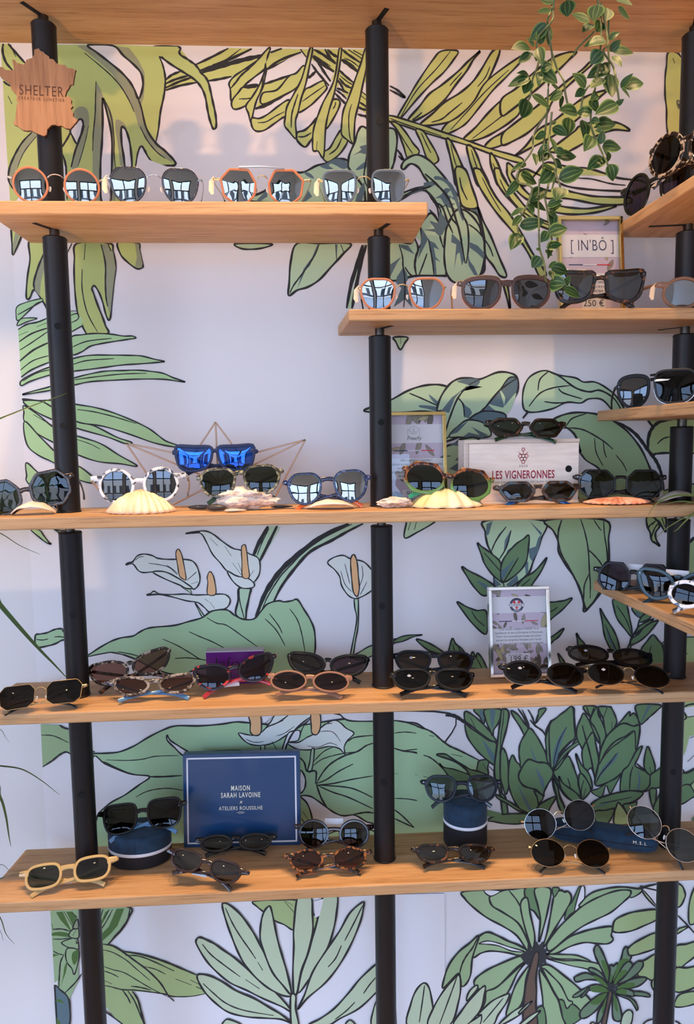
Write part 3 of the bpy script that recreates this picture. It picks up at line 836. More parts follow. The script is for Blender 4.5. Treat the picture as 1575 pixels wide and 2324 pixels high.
D5 860,1400 940,1340 1010,1260 1090,1210 1160,1190 1130,1240 1040,1350 940,1430 850,1465
-6 945,1190 925,1280 860,1390 830,1500 800,1590
D4 790,1570 830,1470 855,1480 820,1570
D5 945,1600 980,1500 1040,1420 1105,1350 1160,1410 1210,1470 1225,1560 1225,1700 1000,1700
-3 1085,1470 1070,1540 1090,1640
-5 1200,1450 1240,1420
-5 1210,1490 1240,1430
D5 240,1335 270,1390 320,1440 350,1520 270,1530
-3 28,1560 60,1610
D0* 28,1560 75,1620 125,1700 80,1700
-5 28,1560 75,1620 125,1700
@ 40 1590 3.029
S0* 160,160 300,165 340,195 370,195 370,365 330,350 270,385 175,455
-5 290,165 320,185 360,195
-3 165,235 250,240 350,285
-2 330,280 370,290
-5 175,452 240,410 290,370 335,350 370,368
-6 510,345 530,350
G5 515,365 600,360 700,350 800,310 900,250 1000,200 1090,172 1250,172 1400,160 1500,145 1580,150 1700,160 1850,180 2000,160 2300,120 2600,130 2800,200 2900,300 3000,400 3100,560 3050,1050 1100,1050 950,1040 540,1030 530,830 560,770 640,700 740,640 820,590 890,530 860,520 780,500 700,470 620,430 560,410
-5 900,520 1000,520 1130,512
H5 515,400 600,430 700,475 800,505 910,520 830,580 740,645 640,700 560,770 530,820
-3 610,405 760,408 860,400 950,380 1110,375
-3 815,660 880,625 960,605 1050,600 1140,615
H5 1030,235 1050,270 1110,310 1200,370 1140,375 1080,320 1030,270
-4 1160,365 1300,350 1500,340 1600,350
H0* 1060,1040 1130,960 1130,1050
@ 500 1590 3.15
W4 130,230 190,240 240,245 300,220 360,150 420,90 650,90 640,130 560,190 480,240 400,290 320,315 240,315 180,290
-3 300,215 350,180 450,140
-2 320,160 380,110
-2 180,270 240,295 310,290
-2 400,250 460,230 530,180
K4 205,90 215,160 215,220 240,245 280,240 295,190 280,90
-4 330,185 420,150 500,90
W4 480,300 560,295 620,260 670,235 720,190 800,140 850,150 900,195 955,230 910,280 885,330 890,380 850,340 780,325 700,340 620,350 540,340
-2 620,320 700,330 780,300 840,320
-2 700,220 800,220 860,290
-3 710,200 750,165 800,160
K4 650,90 650,180 655,230 690,240 715,190 710,90
H4 480,240 520,215 570,215 555,280 480,300 460,360 440,360
-5 650,110 560,180 500,260 460,360
-3 640,130 590,190 560,280
-4 370,290 410,360
Q3 290,320 318,320 312,370 292,370
Q4 650,350 672,350 655,490 625,500 640,430
-3 660,440 740,360 820,325
-3 655,470 730,415 850,380 990,360
H5 570,500 600,530 610,580 600,630 570,650
-5 560,395 600,440 620,500 680,500 685,540 680,590
H5 575,680 640,680 700,715 760,760 820,800 880,820 960,815 1040,860 1100,890 1110,1020 1110,930 860,920 660,1000 640,990 660,900 650,810 620,730
-3 590,790 630,850
-5 580,840 610,880
-5 685,590 740,500 800,440 890,390 980,360 1040,320 1095,300
-5 685,590 720,690 765,765
-4 690,590 760,560 850,500 950,450
-4 690,600 800,590 940,560 1090,535
-4 690,600 850,610 960,630 1090,690
-4 690,600 800,650 920,690 1090,770
-5 950,810 1040,795 1095,800
-4 910,290 960,260 1090,245
H5 860,100 920,140 1090,145 1240,140 1320,150 1400,160 1480,210 1560,260 1600,300 1640,90 860,80
-5 1235,335 1300,355 1400,370 1500,410 1570,470
-3 1235,230 1320,222 1400,230
-3 1310,355 1400,345 1500,345
-2 1235,520 1270,518
-2 1390,525 1520,555
-3 1235,695 1340,700 1450,720
-4 1235,770 1300,820 1385,905
-4 1235,835 1310,870 1385,905
@ 960 1580 4.375
G0* -60,310 100,350 180,420 300,510 420,570 530,630 620,640 640,760 600,900 600,1000 500,1100 220,1300 -60,1320
-5 -60,300 20,320 100,360 180,430 260,490 350,530 450,580 550,630
-4 0,582 60,600 130,650 200,720 270,810
-3 60,385 110,395
-3 280,570 390,595
-3 0,790 140,830
-10 220,185 300,190 360,220 420,265
-5 420,260 500,310 560,350 640,390 720,460
D5 540,680 560,635 650,630 640,700 640,780 540,740
D4 165,665 200,700 300,720 420,760 550,810 480,830 300,830
D5 130,578 220,570 280,610 380,670 460,720 540,740 640,780 700,840 500,820 420,720 300,640
-3 590,660 630,730
D5 415,150 480,175 560,240 620,300 690,380 720,460 560,360 480,290 415,240
D5 415,270 480,320 560,370 640,430 720,460 735,560 715,680 600,600 520,520 440,400
J0 590,430 640,490 700,570 715,660 660,600
-4 650,690 710,750
-3 470,210 520,320
D5 500,130 560,200 600,270 610,130
J0 555,140 590,145 600,250 570,200
D5 610,130 620,230 660,330 690,390 700,330 750,250 770,130
J0 665,130 715,140 700,260 690,330 670,250
D5 870,140 940,180 1000,260 1040,320 1010,390 960,300 900,210
-5 940,120 1000,210 1040,310
-4 980,130 1040,260 1050,310
-5 1040,130 1080,200 1110,270 1140,180 1190,120
-5 1060,230 1110,290 1180,340 1220,400
D5 1210,370 1240,290 1270,240 1280,270 1230,370
D4 1120,260 1140,190 1150,130 1220,120 1160,210
D6 780,130 830,130 850,180 830,300 790,450 765,560 770,660 765,800 780,950 815,1000 840,1170 790,1170 760,950 710,800 710,660 740,420 760,260
-3 800,130 790,260 770,400 765,560
D5 785,510 820,560 840,640 845,760 850,880 820,970 790,900 765,790 765,600
D5 885,580 920,640 970,700 1000,830 1090,910 1140,1000 1130,1140 1080,1150 1010,1160 930,1080 870,960 845,850 850,680
J0 945,890 1000,980 1060,1080 1090,1140 1050,1130 990,1010
D5 950,560 960,470 1000,390 1055,315 1110,370 1170,470 1220,580 1230,660 1130,670 980,710 960,640
J0 1060,480 1090,560 1130,640 1110,640 1080,570
D6 945,800 970,720 1040,625 1130,650 1220,660 1280,720 1285,790 1240,860 1200,940 1190,990 1130,930 1070,910 990,880
J0 1115,710 1170,780 1200,850 1190,920 1160,850
D5 1100,930 1130,1000 1145,1060 1190,990
D5 1230,640 1220,520 1215,400 1260,290 1340,200 1430,150 1490,110 1500,200 1505,370 1480,430 1400,520 1330,620 1290,700
J0 1430,290 1400,370 1340,470 1310,600 1290,670 1285,570 1330,430
-4 1420,300 1340,450 1300,670
D5 1300,710 1420,590 1500,440 1580,380 1650,340 1620,400 1500,490 1400,600
D5 1290,720 1340,650 1430,590 1480,660 1510,760 1540,850 1560,1000 1500,1040 1400,980 1340,880 1300,800
D4 1345,790 1400,850 1480,920 1570,1000 1570,1060 1500,1040 1420,980 1370,890
-3 1420,770 1450,860 1460,920
D5 1290,810 1330,900 1360,1000 1410,1110 1380,1150 1340,1080 1310,960 1285,880
D5 1115,1130 1150,1080 1200,1040 1315,990 1270,1080 1230,1150 1180,1190 1120,1160
D5 635,1225 720,1180 820,1165 920,1162 1040,1165 1060,1230 960,1260 820,1260 700,1240
D0* 620,1120 780,1160 770,1190 620,1190
D5 720,970 800,1010 900,1070 970,1120 1050,1165 940,1130 830,1060 740,1010
@ 1250 1560 4.846
D5 -20,430 60,330 150,260 235,210 250,400 262,540 200,600 120,680 60,780 20,880 -10,820
J0 175,420 140,520 90,680 40,860 15,800 40,650 100,520
-3 170,430 90,580 40,760 25,880
D4 25,900 100,760 200,650 360,540 440,440 450,430 400,550 260,650 150,740 60,860
D5 280,540 285,440 320,350 360,280 420,370 470,450 500,560 470,600 360,680 330,650
D5 350,210 430,330 420,370 500,560 530,600 540,420 540,330 500,210
-4 390,210 430,310 470,210
D5 430,350 500,210 520,300 570,400 600,520 540,690 530,560 480,440
D5 520,210 540,280 570,340 610,520 690,440 720,370 700,300 660,220 640,210
-4 615,215 570,340
-3 665,370 665,450
D5 340,690 400,560 460,490 490,620 520,800 490,1000 440,880 380,930 350,830
-5 340,410 380,560 430,740 470,950 490,1050
-4 380,560 420,700 460,900
-4 470,490 500,680 530,820
D5 700,560 700,480 740,400 790,340 860,260 865,310 910,280 960,360 975,440 960,550 930,640 700,640
D6 540,690 600,550 700,440 800,390 900,420 965,410 970,500 930,700 860,840 760,950 600,1050 480,1060 520,830
-5 530,840 600,700 700,590 820,530 915,480 925,680
J0 740,700 700,800 600,900 510,1010 560,890 650,790
-4 720,720 640,830 540,950 490,1050
-4 530,830 640,680 760,590 900,490
D5 780,930 850,850 930,700 1000,640 960,760 920,850 1000,900 1080,940 1100,1000 1070,1090 980,1140 860,1130 760,1140
-5 935,830 1030,910 1090,950
-4 900,860 870,960 860,1130
J0 940,880 980,1000 960,1120 940,1120 960,1000
D5 1055,645 1100,730 1140,860 1130,930 1090,960 1030,900 1020,800
-3 1080,870 1100,960
D5 1090,960 1160,910 1220,880 1220,1070 1100,1110 1020,1140 1080,1070
D5 940,190 945,300 980,400 1050,350 1080,320 1160,250 1200,190
J0 1100,190 1060,260 1000,370 985,380 1020,290 1060,200
D5 270,720 330,840 400,920 440,1010 450,1110 400,1050 330,950 290,830
D5 25,920 80,880 180,750 240,860 290,1000 300,1080 350,1250 250,1170 130,1080 60,1000
D5 85,970 130,1050 230,1120 300,1180 340,1260 260,1260 160,1180 100,1080
-3 180,990 200,1050 215,1110
D5 300,1010 320,940 370,980 430,1090 420,1150 340,1230 320,1160
-3 360,1010 330,1120 340,1220
-3 380,1100 350,1220
D5 20,1000 70,1090 100,1220 150,1330 120,1380 80,1280 50,1150
D4 440,1140 520,1105 600,1050 700,1000 760,950 740,1000 660,1150 640,1160 600,1070 550,1200
D6 430,1290 520,1220 620,1180 760,1145 880,1130 1010,1150 940,1230 840,1270 740,1310 600,1345 480,1360
J0 500,1310 600,1260 700,1240 620,1270 520,1310
-3 530,1270 700,1240 890,1200
D5 480,1360 600,1345 690,1330 660,1430 600,1500 500,1480
R5 700,1500 695,1380 720,1290 740,1260 790,1320 850,1400 880,1500
D5 790,1290 880,1270 940,1250 920,1330 880,1440
D5 1080,1120 1150,1110 1150,1200 1130,1310 1100,1270
D5 1120,1320 1160,1230 1220,1150 1220,1420 1140,1400
@ 1530 1600 4.846
R0* 90,-50 300,-60 300,300 160,340 120,500 95,560 80,300
H0* 95,30 260,0 260,110 160,130 100,60
-5 95,20 160,-10 260,-20
-5 95,60 125,130 100,160
-5 125,130 260,110
-3 170,360 230,330
-3 140,620 220,540
-5 90,700 120,740 230,680
D5 60,760 140,740 240,700 240,760 200,850 60,910
J0 60,860 110,820 130,800 80,860
D5 50,910 160,870 220,980 180,1020 60,1080
R0* 180,880 240,800 240,980
D0* 200,1230 260,1190 260,1300 180,1260
@ 90 2020 3.9375
S0* 92,170 350,150 350,800 270,960 280,1200 145,1200 120,820
N0* 150,190 210,185 280,340 280,360 190,260
N0* 240,185 290,185 340,230 300,310
-3 290,185 340,240
-3 220,185 300,320
-4 105,345 200,340 275,360
-2 110,290 125,340
N0 105,380 180,365 270,380 265,410 160,400 105,400
-3 110,430 200,430 270,420
-3 105,525 170,560 220,570
S4 200,465 240,440 310,420 345,440 350,530 310,520 250,500
-3 330,440 335,470 350,450
S4 270,410 280,360 340,320 350,330 350,420
-2 300,400 330,350
O4 300,330 340,250 350,330
S4 235,560 260,510 350,530 350,620 315,745 290,690 250,640
N0 290,600 300,550 350,530 340,620 310,660
-4 220,570 190,640 180,760 175,860
N0 250,630 240,720 210,800 190,870 215,750 225,680
-4 230,910 320,820 380,740
-3 115,660 180,645
-3 120,800 170,770
N0* 115,560 180,570 115,590
H0* 125,820 165,800 160,860 130,850
B5 130,860 190,885 250,940 272,1020 265,1200 145,1200
N0 140,980 180,965 225,1000 170,990
N0 145,1130 180,1160 190,1200 145,1200
S5 540,150 810,150 800,240 740,330 680,400 610,480 540,480
N0* 590,190 630,165 560,300 540,310
N0* 690,160 760,155 700,310 640,380 550,460 540,400 620,320
-4 570,165 535,290
-3 655,165 600,270 535,370
-4 625,165 580,250
-5 810,150 795,240 740,340 600,490
@ 90 2020 3.9375
R0* 540,470 600,485 650,490 740,535 760,545 920,570 1100,625 1260,690 1400,750 1460,860 1490,915 1360,940 1190,940 1120,920 1000,905 830,895 880,980 950,1200 740,1200 600,1040 570,1050 570,850 545,850
-5 545,470 650,490 740,540 850,620 970,710 1080,820 1150,930 1205,985
-5 740,540 920,570 1100,625 1260,690 1400,750
-4 770,575 880,580 1000,620 1205,715
-3 940,675 1040,700 1130,745
-3 1215,785 1360,840
-3 550,520 660,550 780,620 860,690 990,800
-3 550,665 650,700 760,730 880,800 1000,870 1160,950
-3 565,710 640,735 710,770
-3 570,795 650,830
-4 820,850 900,860 1000,885
-4 560,840 640,855 740,880 860,885 1020,905 1120,920 1200,942 1360,940 1490,915
-3 1350,795 1450,845
-4 1400,855 1460,880
-5 575,850 580,920 570,1050 640,1110 760,1200
-4 740,880 790,950 815,1005
-4 790,890 850,980 900,1100 940,1200
-5 830,895 880,970 910,1080 945,1200
@ 420 2000 3.4239
R5 530,150 560,190 610,230 700,300 770,330 840,370 860,300 880,150 700,140
-3 770,145 850,240
-2 780,145 840,185
R5 990,250 1035,300 1000,370
C6 90,480 95,440 120,430 170,450 230,480 300,530 400,600 500,690 600,780 700,850 830,1005 750,965 600,900 480,840 350,780 240,690 160,600
-4 135,480 200,560 300,640 430,735
-4 470,755 580,828
C6 95,730 120,715 200,730 300,780 400,845 530,900 650,970 750,1030 835,1100 750,1065 620,1055 480,1045 340,1010 240,940 160,860 110,780
-4 140,785 220,860 320,940 460,995 690,1035
C6 290,180 320,165 400,220 470,300 530,390 590,500 640,600 700,700 830,860 780,885 660,830 560,750 480,660 420,560 370,440 320,300
-4 315,200 370,320 430,420 500,520 550,595
-4 565,620 605,685
C6 610,240 640,195 665,195 690,300 720,450 760,590 800,730 825,870 760,800 680,700 620,560 585,440 590,320
C6 880,100 975,100 990,250 990,400 950,560 900,700 870,860 845,860 838,700 845,500 845,350
C6 1080,100 1180,100 1175,250 1150,380 1110,500 1040,640 960,760 880,860 900,720 960,540 1000,400 1040,250
H0* 1000,150 1075,130 1045,260 1010,280
C6 1380,155 1385,200 1360,310 1290,480 1200,640 1090,780 950,900 875,990 930,870 990,700 1090,540 1200,380 1280,240
-4 1380,180 1310,320 1240,455
-4 1215,490 1170,590 1110,660
C6 960,1109 1050,1060 1160,980 1270,860 1360,750 1480,640 1560,600 1560,780 1480,860 1350,980 1200,1060 1110,1109
-4 1165,1065 1250,1000 1320,930
-4 1385,865 1430,800 1480,740
C6 820,890 860,880 860,980 885,1130 830,1130
C5 300,1109 305,1080 340,1065 440,1109
C5 1245,1109 1280,1070 1320,1109
C5 1450,1109 1460,1000 1500,900 1560,900 1560,1109
@ 840 1980 4.145
H0* 225,200 700,190 700,1400 235,1400
S6 885,170 890,240 980,330 1100,420 1250,500 1380,590 1500,750 1540,620 1500,420 1470,170 1300,150
S6 1130,215 1220,170 1330,150 1470,150 1490,300 1530,600 1520,740 1470,620 1390,470 1250,370 1150,310 1120,250
H4 1070,160 1130,215 1220,165
-4 1300,160 1380,260 1440,380
-4 1450,410 1510,560 1540,620
D6 1450,150 1480,310 1540,360 1600,430 1560,150
S6 960,660 1040,580 1110,555 1200,590 1300,640 1400,680 1500,750 1400,770 1280,745 1130,730 1040,750 960,790
H4 1020,660 1100,635 1200,655 1300,690 1450,735 1330,730 1200,680 1080,665
S6 685,1080 690,1000 740,860 830,740 930,660 1020,590 960,790 940,960 890,1050 850,1050 840,950 800,960
-5 1010,600 960,700 900,780 860,860 835,960
S6 975,1040 990,990 1080,920 1200,860 1400,780 1480,800 1380,880 1200,1060 1090,1110 1010,1080
S6 1090,1110 1200,1060 1460,830 1380,940 1290,1120 1180,1200 1040,1310 1080,1200
S6 1280,1340 1310,1200 1380,1020 1500,860 1460,1000 1420,1230
T6 1545,750 1500,880 1460,1040 1445,1200 1450,1426 1570,1426 1556,1200 1560,1000 1570,800
X0 1420,790 1470,750 1480,660 1520,740 1560,640 1600,740 1590,820 1500,860 1460,850
C6 350,1430 380,1230 430,1100 500,1030 550,1070 580,1200 590,1290 600,1430
-4 510,1050 490,1200 460,1400
C6 545,1430 590,1270 690,1100 770,1010 830,955 850,1040 830,1200 750,1420
-4 815,970 750,1150 650,1420
C6 780,1420 860,1290 950,1170 1040,1080 1080,1060 1070,1150 1040,1270 1000,1330 900,1430
C5 905,1200 930,1110 1000,1050 1000,1090
C6 1010,1330 1130,1210 1240,1150 1305,1135 1280,1210 1200,1330 1140,1430 950,1430 1045,1330
-4 1250,1170 1150,1290 1060,1400
C6 1200,1430 1300,1330 1400,1260 1510,1205 1440,1300 1300,1390
C6 1420,1430 1500,1350 1600,1280 1600,1400
-6 240,1290 245,1430
C4 905,1430 1000,1360 1045,1340 1020,1430
@ 1180 1960 3.9873
S6 130,220 270,220 250,400 200,600 165,700 180,500 160,380
S6 0,370 60,300 90,450 130,650 110,760 60,640
S6 300,300 330,250 370,235 400,250 430,245 460,290 440,370 360,500 280,630 200,760 240,620 270,470
D4 400,500 420,400 470,330 520,220 545,210 500,400 450,450
D4 290,215 350,215 320,280 300,290
H4 490,420 545,210 580,210 570,330
S5 550,380 570,320 660,250 800,215 920,205 1050,220 1110,230 1000,300 900,240
S6 240,720 330,590 470,450 600,350 740,280 880,235 990,235 990,280 940,330 820,430 700,490 560,560 420,660 270,780
S6 260,800 420,670 560,610 700,575 820,562 830,600 820,640 838,680 790,715 700,715 580,705 450,740 330,800 240,810
S4 250,815 400,815 520,825 640,880 500,855 330,850
S4 240,850 400,870 560,870 720,905 780,960 820,1100 640,960 440,910
S6 190,930 260,910 400,1010 530,1120 640,1250 530,1340 430,1300 350,1180 270,1040
S5 200,940 300,1020 370,1100 430,1220 470,1240 460,1290 420,1300 330,1190
D5 350,1240 390,1230 420,1300 470,1260 540,1320 550,1390 410,1450
S6 170,960 220,1010 300,1150 350,1250 380,1380 400,1460 230,1460 200,1200
D5 150,1310 210,1290 230,1450 150,1450
X0 130,790 140,700 165,740 200,700 215,770 250,750 230,810 260,840 230,860 240,910 200,890 185,970 160,900
X0 0,820 60,770 70,720 110,790 90,860 60,890 20,860
T6 130,800 165,800 160,900 140,1000 145,1150 140,1290 150,1460 30,1460 40,1150 90,920
-8 70,930 70,930 68,932
C6 -10,1330 60,1260 105,1235 60,1290 0,1345
C6 -10,1450 80,1370 180,1320 120,1390 40,1450
R6 1240,180 1430,175 1485,250 1480,310 1420,390 1240,390 1100,230
H0* 1240,180 1100,225 1240,400
-4 1110,230 1180,310 1240,390
-9 1080,200 1240,235
X0 1070,210 1100,190 1110,240 1090,230
R6 835,590 850,510 930,460 1050,425 1240,410 1240,490 1100,560 1000,600 900,615 850,610
R6 950,800 990,740 1080,680 1230,620 1240,740 1100,800 1000,822
R6 1060,1000 1080,900 1130,860 1240,820 1240,1050 1190,1050 1130,1020
R6 1190,1110 1190,1050 1240,1020 1240,1160
R5 1410,620 1430,580 1520,560 1460,600 1410,630
R6 1400,750 1500,720 1600,700 1600,800 1500,890 1410,940
R6 1400,945 1500,935 1620,930 1620,1080 1400,1150
R5 1400,1230 1450,1170 1600,1150 1600,1240 1500,1280 1400,1285
R5 1530,540 1520,400 1550,260 1600,200 1600,480
-5 1420,460 1500,540 1600,650
-5 1100,1451 1150,1410 1240,1390
-5 1395,1415 1430,1430 1460,1460
E6 790,1080 740,960 690,860 665,790 670,750 695,725 730,770 770,860 800,960 810,1060
N0 730,870 770,880 800,990 800,1060 760,970
E6 800,1080 810,950 805,920 825,905 840,920 870,890 880,920 850,1020
N0* 805,1060 810,1000 830,990 835,1060
E6 830,1070 870,950 910,850 930,770 960,745 975,810 1000,830 990,860 930,920
N0 840,1060 890,880 960,850 990,880 940,940
E6 840,1090 880,1000 930,910 980,875 1010,900 1000,950 940,1040
N0 840,1090 890,980 950,950 990,1010 900,1070
E6 870,1080 950,1000 1010,920 1060,875 1105,880 1100,930 1040,1000 960,1050
E6 860,1120 950,1060 1040,1025 1130,1020 1130,1050 1060,1100 960,1120
N0 870,1120 950,1070 1030,1070 1010,1110
E6 860,1150 930,1120 1010,1140 1040,1170 1020,1190 950,1180
N0 860,1150 920,1120 960,1140 940,1180
E5 1030,1150 1100,1150 1160,1170 1170,1195 1100,1190 1030,1180
E5 870,1170 960,1190 1030,1230 1060,1290 1050,1320 1030,1280 980,1220 900,1190
E6 800,1090 730,1020 660,980 620,960 625,930 680,945 740,990
E6 800,1100 740,1040 660,1000 580,980 500,1010 485,1030 510,1060 600,1040 700,1050 780,1110
N0 790,1100 730,1030 660,1000 680,1040 760,1100
E5 800,1140 720,1090 650,1090 560,1130 480,1180 480,1200 530,1190 600,1140 700,1140
N0 800,1140 720,1095 640,1110 650,1150 740,1155
E5 620,1110 570,1160 545,1200 570,1190 620,1130
E6 780,1160 690,1190 600,1260 540,1330 545,1385 600,1380 680,1320 740,1240
N0 780,1160 700,1190 630,1250 690,1265 750,1220
E6 790,1180 740,1270 700,1340 690,1430 720,1420 760,1340 790,1240
N0 780,1200 750,1260 730,1340 760,1320
E6 840,1160 880,1220 910,1330 910,1400 870,1415 835,1380 830,1260
N0 840,1170 870,1230 880,1330 850,1290
X0 790,1070 830,1080 860,1080 850,1130 870,1150 830,1160 800,1130 770,1150 800,1110
T6 800,1150 830,1160 800,1290 770,1451 730,1451 770,1290
C5 910,1451 920,1370 960,1320 1000,1320 1015,1360 990,1451
C5 630,1451 650,1425 690,1451"""
INK = mat('mural_ink', alb(34, 33, 36), .75)
FILL = {k: mat('mural_'+n, alb(*c), .75) for k, n, c in [('L', 'lime', (166, 176, 112)), ('Y', 'yellow_green', (176, 180, 112)), ('M', 'fresh_green', (155, 185, 140)), ('P', 'pale_sage', (166, 186, 156)),
    ('S', 'sage', (140, 160, 124)), ('G', 'leaf_green', (149, 176, 142)), ('D', 'dark_sage', (95, 120, 86)), ('B', 'steel', (84, 102, 112)), ('J', 'slate', (78, 100, 110)), ('O', 'grey_olive', (132, 136, 114)),
    ('W', 'petal', (199, 201, 202)), ('K', 'spadix', (206, 160, 118)), ('T', 'trunk', (92, 72, 62)), ('N', 'deep_green', (70, 98, 50)), ('H', 'paper', (206, 203, 210)), ('Q', 'stem', (162, 184, 160)),
    ('X', 'black', (45, 45, 48)), ('R', 'olive_green', (150, 165, 118)), ('C', 'grey_green', (171, 181, 157)), ('E', 'palm_grey', (100, 118, 96))]}
FILL['H'] = M_paper
mats = [M_paper, INK, M_cream]+[v for k, v in FILL.items() if k != 'H']; IDX = {m.name: i for i, m in enumerate(mats)}
mu = MB()
XL = WY(28, 560, WALLY).x       # the paper starts here; left of it the wall is plain cream
mu.mi = IDX[M_cream.name]; mu.box(RX0, XL, WALLY, WALLY+.1, 0, RZ1); mu.mi = 0; mu.box(XL, RX1, WALLY, WALLY+.1, 0, RZ1)
ox = oy = 0; sc = 1; lay = WALLY-.0002; PXM = 1.28/F_PX
for line in MURAL.split('\n'):
    h, *ps = line.split()
    if h == '@': ox, oy, sc = map(float, ps); continue
    pts = []
    for p in ps:
        a, b = p.split(','); q = WY(ox+float(a)/sc, oy+float(b)/sc, WALLY); pts.append((q.x, q.z))
    key = h[0]; star = h.endswith('*'); wd = float(h[1:].rstrip('*') or 0)*PXM*.86
    clip = lambda c: [(max(x, XL), z) for x, z in c]
    lay -= .000003
    if key == '-':
        c = cr(pts, False, 5) if len(pts) > 2 else pts
        n_ = len(c); ws = [wd*(.55+.45*min(1, 4*min(i, n_-1-i)/n_))*(1+.12*math.sin(i*1.7+ox)) for i in range(n_)]
        c = [(x, z) for x, z in c]
        if c and min(x for x, z in c) < XL: k_ = [(p_, w_) for p_, w_ in zip(c, ws) if p_[0] >= XL]; c = [k[0] for k in k_]; ws = [k[1] for k in k_]
        if len(c) > 1: mu.mi = 1; mu.ribbon(c, ws, lay)
    else:
        c = clip(pts if star else cr(pts, True, 5))
        mu.mi = IDX[FILL[key].name]; mu.poly(c, lay)
        if wd > 0: mu.mi = 1; lay -= .000002; mu.ribbon(c, [wd*(.9+.15*math.sin(i*.9+ox)) for i in range(len(c))], lay, closed=True)
wallo = mu.build('wall_back', mats, smooth=False); tag(wallo, kind='structure')
# ------------------------------------------------------------------ sunglasses
SHAPES = {
 'round': [(math.cos(math.radians(a)), math.sin(math.radians(a))) for a in range(0, 360, 30)],
 'panto': [(-.93, .5), (-.6, .93), (0, 1), (.62, .95), (1, .5), (.97, -.05), (.74, -.62), (.32, -.95), (-.15, -.98), (-.6, -.72), (-.88, -.18)],
 'oval': [(math.cos(math.radians(a)), math.sin(math.radians(a))) for a in range(0, 360, 30)],
 'square': [(-.93, .55), (-.72, .93), (0, 1), (.75, .95), (1, .62), (.98, 0), (.84, -.62), (.5, -.95), (-.1, -1), (-.62, -.82), (-.9, -.3)],
 'soft': [(-1, 0), (-.93, .5), (-.7, .88), (0, 1), (.7, .9), (.96, .5), (1, 0), (.93, -.5), (.66, -.88), (0, -1), (-.68, -.88), (-.93, -.5)],
 'wayf': [(-1, .72), (-.85, .9), (0, .93), (.85, 1), (1.02, .82), (.97, .1), (.8, -.65), (.4, -1), (-.2, -.97), (-.68, -.7), (-.92, -.1)],
 'cat': [(-1, -.05), (-.8, .5), (-.25, .9), (.4, 1), (.92, .98), (1.02, .6), (.9, 0), (.62, -.6), (.1, -.98), (-.5, -.88), (-.88, -.5)],
 'aviator': [(-.9, .75), (-.5, 1), (.3, 1), (.9, .75), (1, .2), (.85, -.45), (.45, -.9), (-.05, -1), (-.55, -.75), (-.88, -.15)],
 'octo': [(-.95, .35), (-.5, .98), (.55, 1), (.98, .4), (1, -.35), (.5, -1), (-.45, -.98), (-.95, -.4)],
 'hexo': [(-.98, .2), (-.62, .95), (.45, 1), (.98, .42), (.82, -.55), (.3, -1), (-.5, -.95), (-.9, -.5)],
 'hexa': [(-1, .1), (-.55, .97), (.6, 1), (1, .1), (.6, -.97), (-.55, -1)],
 'tabl': [(-1, 0), (-.62, .95), (.5, .98), (1, .25), (.55, -.95), (-.6, -1)],
 'rectoct': [(-.98, .5), (-.7, .98), (.72, 1), (1, .5), (.9, -.6), (.55, -1), (-.6, -.95), (-.95, -.55)],
}
POLY = {'octo', 'hexo', 'hexa', 'tabl', 'rectoct'}
def outline(shape, hw, hh, n=56, rnd=.12):
    P = [(x*hw, z*hh) for x, z in SHAPES[shape]]
    if shape in POLY:
        q = []
        for i, p in enumerate(P):
            a = P[i-1]; b = P[(i+1) % len(P)]
            for t, r in ((a, rnd), (a, rnd*.35), (b, rnd*.35), (b, rnd)):
                q.append((p[0]+(t[0]-p[0])*r, p[1]+(t[1]-p[1])*r))
        P = q; c = cr(P, True, 4)
    else: c = cr(P, True, 10)
    # resample at even angles about the centre (all the shapes are star-convex)
    c = [(x, z) for x, z in c]; m = len(c); an = [math.atan2(z, x) for x, z in c]; out = []
    for k in range(n):
        t = math.atan2(math.sin(2*math.pi*k/n)*hh, math.cos(2*math.pi*k/n)*hw); dx, dz = math.cos(t), math.sin(t); best = None
        for i in range(m):
            (x0, z0), (x1, z1) = c[i], c[(i+1) % m]; ex, ez = x1-x0, z1-z0; den = dx*ez-dz*ex
            if abs(den) < 1e-12: continue
            r = (x0*ez-z0*ex)/den; u = (x0*dz-z0*dx)/den
            if r > 0 and -1e-6 <= u <= 1+1e-6 and (best is None or r > best): best = r
        out.append((dx*best, dz*best))
    return out
def offset(c, d):
    n = len(c); out = []
    for i in range(n):
        a = c[i-1]; b = c[(i+1) % n]; dx, dz = b[0]-a[0], b[1]-a[1]; l = math.hypot(dx, dz) or 1
        out.append((c[i][0]+dz/l*d, c[i][1]-dx/l*d))
    return out
def rim(mb, inner, outer, d):
    """rounded ring between two outlines, d deep"""
    n = len(inner); prof = [(0, .5), (.12, .92), (.5, 1.0), (.85, .9), (1, .45), (1, -.45), (.85, -.9), (.5, -1), (.12, -.92), (0, -.5)]
    M = len(prof); vs = []; fs = []
    for i in range(n):
        for u, v in prof: vs.append((inner[i][0]+(outer[i][0]-inner[i][0])*u, -v*d/2, inner[i][1]+(outer[i][1]-inner[i][1])*u))
    for i in range(n):
        j = (i+1) % n
        for k in range(M): k2 = (k+1) % M; fs.append((i*M+k, i*M+k2, j*M+k2, j*M+k))
    mb.add(vs, fs)
def tort(name, dark, mid, light, sc=120, lo=.42, hi=.58, rough=.16):
    m = mat(name, dark, rough, spec=.5)
    return tex(m, nscale=sc, detail=1.5, ramp=[(lo, dark), ((lo+hi)/2, mid), (hi, light)], dist=.8)
